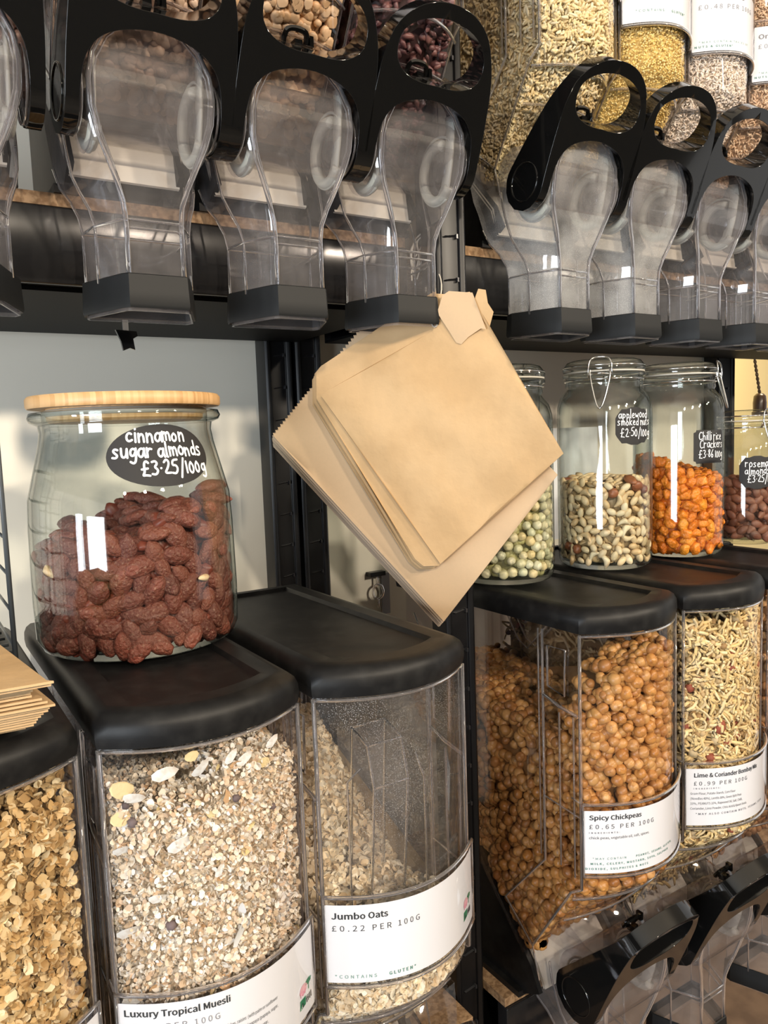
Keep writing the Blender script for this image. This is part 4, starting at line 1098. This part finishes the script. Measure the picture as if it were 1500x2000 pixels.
sticker(eR, None, .118, camq(JR)+.36, plaque(.0265,.0245), [('rosemary', -.0185, .0085, .0125, .86), ('almonds', -.0185, -.0030, .0125, .86), ('£3.25/100g', -.0150, -.0160, .0125, .84)], lambda z: .050, .0006)
# a pale card on the shelf seen through the nut jar
psh = mk_shapes('pea', lambda i: t_pea(3, i+20), 4, .0062)
fill_jar(JP, .0635, 1.2585, lambda x, y: .128+.15*x+.004*math.sin(x*90), 260, .0108, .0066, [(a, M['pea'], 1) for a in psh], 'wrinkled pale green dried pea in the jar behind the paper bags', 'pea', 'dried peas in the clip-top jar', 'dried_pea', 'pea_mass', 'inner mass of dried peas in the jar behind the paper bags', (.42,.38,.17))
nsh = [(a, M['nut'], 4) for a in mk_shapes('peanut', lambda i: t_peanut_half(3, i), 3, .0088)]+[(a, M['nut'], 1.6) for a in mk_shapes('cashew', lambda i: t_cashew(3, i), 2, .0100)]+[(mk_shapes('hazelnut', lambda i: t_pea(3, 40), 1, .0068)[0], M['brownnut'], .8), (mk_shapes('nut', lambda i: t_almond(3, 50, .02), 1, .0115)[0], M['brownnut'], .5)]
fill_jar(JN, .0635, 1.2585, lambda x, y: .116-.06*x+.006*math.sin(x*70+1), 290, .0099, .0062, nsh, 'pale smoked nut in the applewood smoked nuts jar', 'nut', 'smoked nuts in the clip-top jar', 'smoked_nut', 'nut_mass', 'inner mass of mixed nuts in the applewood jar', (.55,.38,.19))
chs = mk_shapes('cracker', lambda i: (lump(lump(ico(3)[0]*np.array([1.1,.75,.85]), .45, 3.6, i), .16, 9, i+3), ico(3)[1]), 4, .0088)
fill_jar(JC, .0635, 1.2585, lambda x, y: .122-.22*x+.2*y+.006*math.sin(x*80), 250, .0114, .0072, [(a, M['chilli'], 1) for a in chs], 'knobbly bright orange chilli cracker in its jar', 'cracker', 'chilli rice crackers in the clip-top jar', 'rice_cracker', 'cracker_mass', 'inner mass of orange crackers in the chilli jar', (.62,.15,.012))
ras = mk_shapes('almond', lambda i: t_almond(3, i+70, .03), 3, .0105)
fill_jar(JR, .0475, 1.2585, lambda x, y: .092+.05*x+.005*math.sin(x*90), 170, .0112, .0072, [(a, M['rosem'], 1) for a in ras], 'brown skin-on almond in the small rosemary jar', 'almond', 'rosemary almonds in the small jar', 'rosemary_almond', 'rosemary_almond_mass', 'inner mass of brown almonds in the small rosemary jar', (.18,.07,.04))

# ------------------------------------------------------------------ hanging paper bags
U_ = Vector((.6,-.8,0)); NRM = Vector((-.8,-.6,0))   # in-plane direction and normal towards the viewer
O_ = Vector((.54,.02,0))
def bagpt(s_, z, d): return O_+U_*s_+Vector((0,0,z))+NRM*d
def bag(name, outline, d, th, mat, label, group, amp=.0012, seed=0, bend=0., grid=.012, parent=None, corner=None):
    r = random.Random(seed); ph = [r.uniform(0,6) for _ in range(4)]
    def mp(u, v, sd):
        n_ = amp*(math.sin(u*28+ph[0])+math.sin(v*33+ph[1])+.6*math.sin((u+v)*61+ph[2]))
        return tuple(bagpt(u, v, d+n_+sd*th/2+bend*((u)**2)))
    V, F = plate(outline, [], mp, grid)
    o = link(name, new_mesh(name, V, F, angle=45), mat, parent)
    if label: tag(o, label, 'paper bag', group)
    return o
def zig(a, b_, n, amp):
    """pinked edge between a and b"""
    P = []; dx, dy = b_[0]-a[0], b_[1]-a[1]; L_ = math.hypot(dx, dy); nx, ny = -dy/L_, dx/L_
    for i in range(n):
        t = i/n; P.append((a[0]+dx*t, a[1]+dy*t)); t = (i+.5)/n; P.append((a[0]+dx*t+nx*amp, a[1]+dy*t+ny*amp))
    return P
ORD = ['front','second','third','fourth','fifth','sixth','seventh','eighth','ninth','tenth','eleventh','twelfth','thirteenth','fourteenth','fifteenth','sixteenth','seventeenth','eighteenth']
# large bags: corners L, T, R, B
nb = 9
for i in range(nb):
    k = i/(nb-1); dd = -.020+.0030*i; sh = (1-k)
    ox, oz = .000-.004*sh+random.uniform(-.001,.001)-.010*sh, -.012*sh+random.uniform(-.001,.001)
    Lc, Bc, Rc, Tc = (-.219,1.452), (-.004,1.226), (.131,1.398), (-.064,1.606)
    q = [(a+ox, c+oz) for a, c in (Lc, Tc, Rc, Bc)]
    ol = zig(q[0], q[1], 44, .0036)+[q[1], q[2], q[3]]
    # rounded left corner
    lab = 'front one of the large brown paper bags with pinked edge hanging from string' if i == nb-1 else '%s large brown paper bag from the front in the hanging stack, edge showing' % ORD[nb-1-i]
    bag('paper_bag', ol[::-1], dd, .0007, M['paper2'] if i == nb-1 else M['paper3'], lab, 'large paper bags hanging on string', seed=3, amp=.0009)
ns = 8
for i in range(ns):
    k = i/(ns-1); dd = .008+.0026*i; sh = 1-k
    ox, oz = -.0155*sh+random.uniform(-.0008,.0008), -.008*sh+random.uniform(-.0012,.0012)
    P = [(-.143,1.500),(-.145,1.528),(-.138,1.537),(.012,1.618),(.042,1.606),(.050,1.598),(.141,1.423),(.001,1.300),(-.006,1.302)]
    if i < ns-1:
        P = [(-.143,1.498),(-.146,1.528),(-.138,1.536),(.0,1.606),(.042,1.600),(.137,1.423),(0,1.299),(-.018,1.298),(-.028,1.306)]
    if i % 3 == 0: P[0] = (-.147,1.497)
    P = [(a+ox, c+oz) for a, c in P]
    if i == ns-1:
        P = [(-.141,1.498),(-.133,1.504),(-.001,1.563),(.012,1.600),(.042,1.602),(.141,1.423),(.001,1.300)]
        b_ = bag('paper_bag', P[::-1], dd, .0010, M['paper'], 'front one of the smaller brown paper bags, torn at its tied corner', 'small paper bags hanging on string', amp=.0016, seed=11, grid=.007)
        fl = [(.013,1.600),(.020,1.604),(.046,1.600),(.060,1.560),(.054,1.561),(.040,1.553),(.032,1.546),(.026,1.548),(.018,1.562),(.006,1.582)]
        bag('torn_flap', fl[::-1], dd+.004, .0006, M['paper2'], None, None, amp=.0022, seed=5, grid=.006, parent=b_)
        fl = [(.046,1.590),(.052,1.604),(.060,1.602),(.062,1.588),(.068,1.578),(.062,1.560)]
        bag('torn_scrap', fl[::-1], dd-.004, .0006, M['paper'], None, None, amp=.002, seed=8, grid=.006, parent=b_)
    else:
        bag('paper_bag', P[::-1], dd, .0006, M['paper'], '%s smaller brown paper bag from the front in the hanging stack' % ORD[ns-1-i] if i else 'rearmost smaller paper bag resting on the large ones', 'small paper bags hanging on string', amp=.0012, seed=11, grid=.014)
# string: knot, loop over the spout, loose bundle
e = empty('string_bundle', tuple(bagpt(-.005,1.6,.02))); tag(e, 'tangled white string tying the paper bags, gathered behind the clear spout', 'string')
inv = Vector(e.location)
g = G(); rs = random.Random(4)
A0 = Vector(at(832,450,Y=.085))
for k in range(9):
    p0 = A0+Vector((rs.uniform(-.004,.004),rs.uniform(-.003,.003),0)); p3 = Vector(at(815+rs.uniform(-12,25), 548+rs.uniform(-30,14), Y=.09))
    md = (p0+p3)/2+Vector((rs.uniform(-.012,.012), rs.uniform(-.008,.008), rs.uniform(-.01,.01)))
    g.tube([p-inv for p in map(Vector, smoothpoly([tuple(p0), tuple((p0+md)/2+Vector((rs.uniform(-.01,.01),0,0))), tuple(md), tuple((p3+md)/2+Vector((rs.uniform(-.008,.008),0,0))), tuple(p3)], 2, False))], .0010, 5)
g.tube([Vector(p)-inv for p in smoothpoly([tuple(at(815,415,Y=.09)), tuple(A0), tuple(at(858,468,Y=.08))],2,False)], .0008, 5)
g.obj('loose_strands', M['string'], e, smooth=True)
g = G()
g.tube([Vector(p)-inv for p in smoothpoly([tuple(A0), tuple(at(846,540,Y=.07)), tuple(at(858,600,Y=.03)), tuple(bagpt(.002,1.575,.028))],2,False)], .0008, 6)
g.tube([Vector(p)-inv for p in smoothpoly([tuple(A0), tuple(at(852,520,Y=.06)), tuple(at(866,560,Y=.02)), tuple(bagpt(.004,1.585,.028))],2,False)], .0008, 6)
g.tube([bagpt(.002+.004*math.cos(q), 1.574+.007*math.sin(q), .027)-inv for q in np.linspace(0,2*PI,12,endpoint=False)], .0011, 5, closed=True)
g.obj('knot', M['string'], e, smooth=True)

# ------------------------------------------------------------------ left: wire rack and folded bags on the first lid
rb = at(31,1290,Z=1.2545)
e = empty('wire_rack', tuple(rb)); tag(e, 'grey wire rack standing at the left edge beside the almond jar', 'rack')
r_ = .0023; H = .235; D_ = .16
Pf = [(0,0,0),(0,0,H-.012),(-.0005,.005,H-.004),(0,.014,H),(0,D_-.014,H),(0,D_,H-.012),(0,D_,0)]
for dx in (0, -.15): G().tube([(dx+p[0], p[1], p[2]) for p in Pf], r_, 8).obj('side_frame', M['darkwire'], e, smooth=True)
for k in range(7):
    z = .012+.034*k
    for x in (0, -.15):
        o = G().tube([(x,0,z),(x,D_,z)], .0016, 6).obj('cross_wire', M['darkwire'], e, smooth=True)
g = G(); 
for k in range(5): g.tube([(-.15,.03*k+.02,.004),(0,.03*k+.02,.004)], .0016, 6)
g.obj('base_wires', M['darkwire'], e, smooth=True)
c0 = at(105,1330,Z=1.300)
ztop = 1.302; n_b = 17
rs = random.Random(9)
edge_r = [105,100,66,64,60,62,82,93,108,97,94,85,80,74,71,66,50]
for i in range(n_b):
    z = 1.3015-.0028*i
    q = at(edge_r[i], 1331+5.6*i, Z=z)
    a = math.radians(-14+rs.uniform(-1.2,1.2))
    ux, uy = math.cos(a), math.sin(a)
    # front edge runs left from the corner, the bag goes back and left
    Lx, Wy = .20, .15
    c1 = (q[0]-Lx*math.cos(math.radians(4)), q[1]-Lx*math.sin(math.radians(-6))*0-.0)
    P = [(q[0],q[1]),(q[0]+.012-.03,q[1]+Wy),(q[0]-Lx-.02,q[1]+Wy+.0),(q[0]-Lx,q[1]+.012)]
    if i in (0,): P = [(q[0],q[1]),(q[0]-.010,q[1]+.012),(q[0]-.075,q[1]+.10),(q[0]-Lx-.02,q[1]+Wy),(q[0]-Lx,q[1]+.012)]
    g = G().prism(P[::-1], z-.0011, z+.0005, 'z')
    o = g.obj('folded_bag', M['paper'])
    tag(o, 'top flat brown paper bag of the stack on the leftmost lid' if i == 0 else '%s flat brown paper bag from the top on the leftmost lid' % ORD[i], 'paper bag', 'flat paper bags stacked on the leftmost lid')

# ------------------------------------------------------------------ small things
p = at(245,640,Y=.16); zsh = 1.601
e = empty('hanging_clip', (p[0], .16, 1.600)); tag(e, 'bent black clip on a short strap hanging under the upper shelf', 'clip')
G().box(-.003,.003,-.001,.001,-.030,0.).obj('strap', pbr('grey_strap',(.10,.10,.10),.5), e)
G().prism([(-.011,-.028),(.011,-.029),(.012,-.034),(.007,-.037),(.0085,-.049),(.003,-.047),(-.004,-.050),(-.006,-.040)], -.002, .002, 'y').obj('clip_body', M['gloss'], e)
p = at(772,1165,Y=.40)
e = empty('wall_hook', (p[0], .468, p[2])); tag(e, 'small clear plastic hook with a ring on the white panel under the bags', 'hook')
g = G().tube([(.011*math.cos(q), -.012, .013*math.sin(q)) for q in np.linspace(0,2*PI,24,endpoint=False)], .0022, 8, closed=True)
g.tube([(0,-.012,.012),(0,-.010,.028),(0,-.001,.030)], .002, 6); g.tube([(0,-.012,-.013),(0,-.012,-.030)], .0018, 6); g.obj('ring', M['edge'], e, smooth=True)
G().box(-.016,.016,-.014,0,.028,.036).obj('hook_plate', M['metal'], e)
G().box(.014,.030,-.004,0,-.045,.030).obj('backing_strip', pbr('grey_strip',(.35,.35,.38),.4), e)
# price card leaning behind the nut jar
p0 = at(1075,930,Y=.30); 
o = G().box(p0[0],p0[0]+.12,.298,.300,1.2505,p0[2]+.085).obj('paper_card', M['card']); tag(o, 'blank white card standing behind the smoked nuts jar', 'card')
# pendant lamp holder seen through the opening
pt = at(1465,640,Y=1.2); pb = at(1484,770,Y=1.2); pe = at(1492,800,Y=1.2)
e = empty('pendant_lamp', tuple(pb)); tag(e, 'dark pendant lamp holder on a twisted brown cord before the yellow wall', 'lamp')
g = G(); b0 = Vector(pb); t0 = Vector(pt)+Vector((0,0,.0))
t0 = b0+(t0-b0)*1.0
for s_ in (0, PI):
    P = []
    for i in range(90):
        t = i/89; c_ = Vector((0,0,0))*(1-t)+(Vector((t0.x-b0.x, 0, 3.1-b0.z)) if False else (t0-b0)*t*1.0)
        P.append(c_+Vector((.0035*math.cos(i*.55+s_), .0035*math.sin(i*.55+s_), 0)))
    g.tube(P, .0033, 6)
g.obj('twisted_cord', M['cord'], e, smooth=True)
G().tube([t0-b0, t0-b0+Vector((-.02,0,3.1-t0.z))], .004, 6).obj('upper_cord', M['cord'], e, smooth=True)
G().lathe([(0,.006),(.014,.003),(.024,-.008),(.027,-.036),(.026,-.070),(.031,-.074),(.031,-.090),(.024,-.092),(0,-.092)], 24).obj('lamp_holder', M['bakelite'], e, angle=40)
# shop table far behind to close the lower gap
for x0, x1, nm in ((.61, 2.6, 'right'), (-.54, .55, 'left')):
    e = empty('base_shelf', (x0, -.42, 0)); tag(e, 'chipboard base shelf on black legs under the lower %s spouts' % nm, 'shelf')
    G().box(0, x1-x0, 0, .82, .36, .385).obj('base_board', M['base'], e)
    for x in (0, x1-x0-.03):
        for y in (.02, .77): G().box(x, x+.03, y, y+.03, 0, .36).obj('base_leg', M['metal'], e)
# coconut and banana pieces showing at the front of the muesli
el = np.array(low['muesli'][0].location); h = WB/2; rc_ = np.random.default_rng(5)
Vc, Fc_ = t_flake(.5, 9, 4); coco = new_mesh('coconut_chip', Vc*np.array([.0090,.0052,.006]), Fc_, smooth=True)
Vb, Fb_ = t_flake(.3, 10, 7); ban = new_mesh('banana_chip', np.concatenate([Vb, Vb+[0,0,.35]])*np.array([.0072,.0066,.004]), np.concatenate([Fb_, Fb_+len(Vb)]), smooth=True)
Mc = pbr('coconut', (.74,.76,.74), .5, noise=(200,(.60,.56,.50),.45,.7)); Mb = pbr('banana', (.80,.66,.36), .6, bump=(300,.4))
def muesli_bit(nm, me, mat, px, py, lab, cat, grp, sc=1.):
    p = at(px, py, Y=-.13)
    for _ in range(4):
        xx = p[0]-el[0]; yy = el[1]-.01-BUL*(1-(xx/h)**2)+.0042; p = at(px, py, Y=yy)
    o = place_piece(nm, me, mat, p, rc_, lab, cat, grp, sc, nrm=(0, .25, 1)); n_ = Vector((xx*-.8, 1, 0)).normalized()
    a = rc_.uniform(-.5, .9); t_ = Vector((math.cos(a), 0, math.sin(a))); t_ = (t_-n_*t_.dot(n_)).normalized(); n2 = (n_+Vector((0,0,rc_.uniform(-.3,.3)))).normalized(); t_ = (t_-n2*t_.dot(n2)).normalized()
    o.rotation_quaternion = Matrix((t_, n2.cross(t_), n2)).transposed().to_quaternion()
for px, py, sc in ((322,1512,1.2),(392,1502,1.0),(452,1478,.8),(478,1482,.9),(262,1560,1.0),(352,1650,1.2),(240,1662,.9),(310,1756,.9),(252,1822,1.1),(532,1448,.8),(500,1560,.7),(430,1700,.7)):
    muesli_bit('coconut_chip', coco, Mc, px, py, 'pale shaved coconut chip against the clear front of the muesli dispenser', 'coconut chip', 'coconut chips in the muesli', sc)
for px, py, sc in ((238,1545,1.3),(236,1600,1.1),(515,1490,.8),(375,1478,.8)):
    muesli_bit('banana_chip', ban, Mb, px, py, 'yellowish dried banana chip against the clear front of the muesli dispenser', 'banana chip', 'banana chips in the muesli', sc)
# clear inner baffle of the nearly empty dispenser
e = low['oats'][0]; g = G(); x0, x1 = -.005, .035
pr = [(.035,.245),(.020,.385),(.030,.425),(.060,.435),(.075,.245)]
for x in (x0, x1): g.tube([(x,y,z) for y, z in pr], .0014, 6)
for y, z in pr[:-1]: g.tube([(x0,y,z),(x1,y,z)], .0012, 6)
bf = G().loft([[(x,y,z) for y, z in pr] for x in (x0, x1)], closed=False).obj('inner_baffle', M['plastic_dusty'], e); g.obj('baffle_rim', M['edge'], bf, smooth=True)
g = G().tube([(-.035,.02,.24),(-.035,.02,.40),(-.02,.02,.41)], .0011, 6); g.tube([(.055,.02,.24),(.055,.02,.38),(.045,.02,.41)], .0011, 6); g.obj('inner_rib', M['edge'], e, smooth=True)['kind'] = 'stuff'
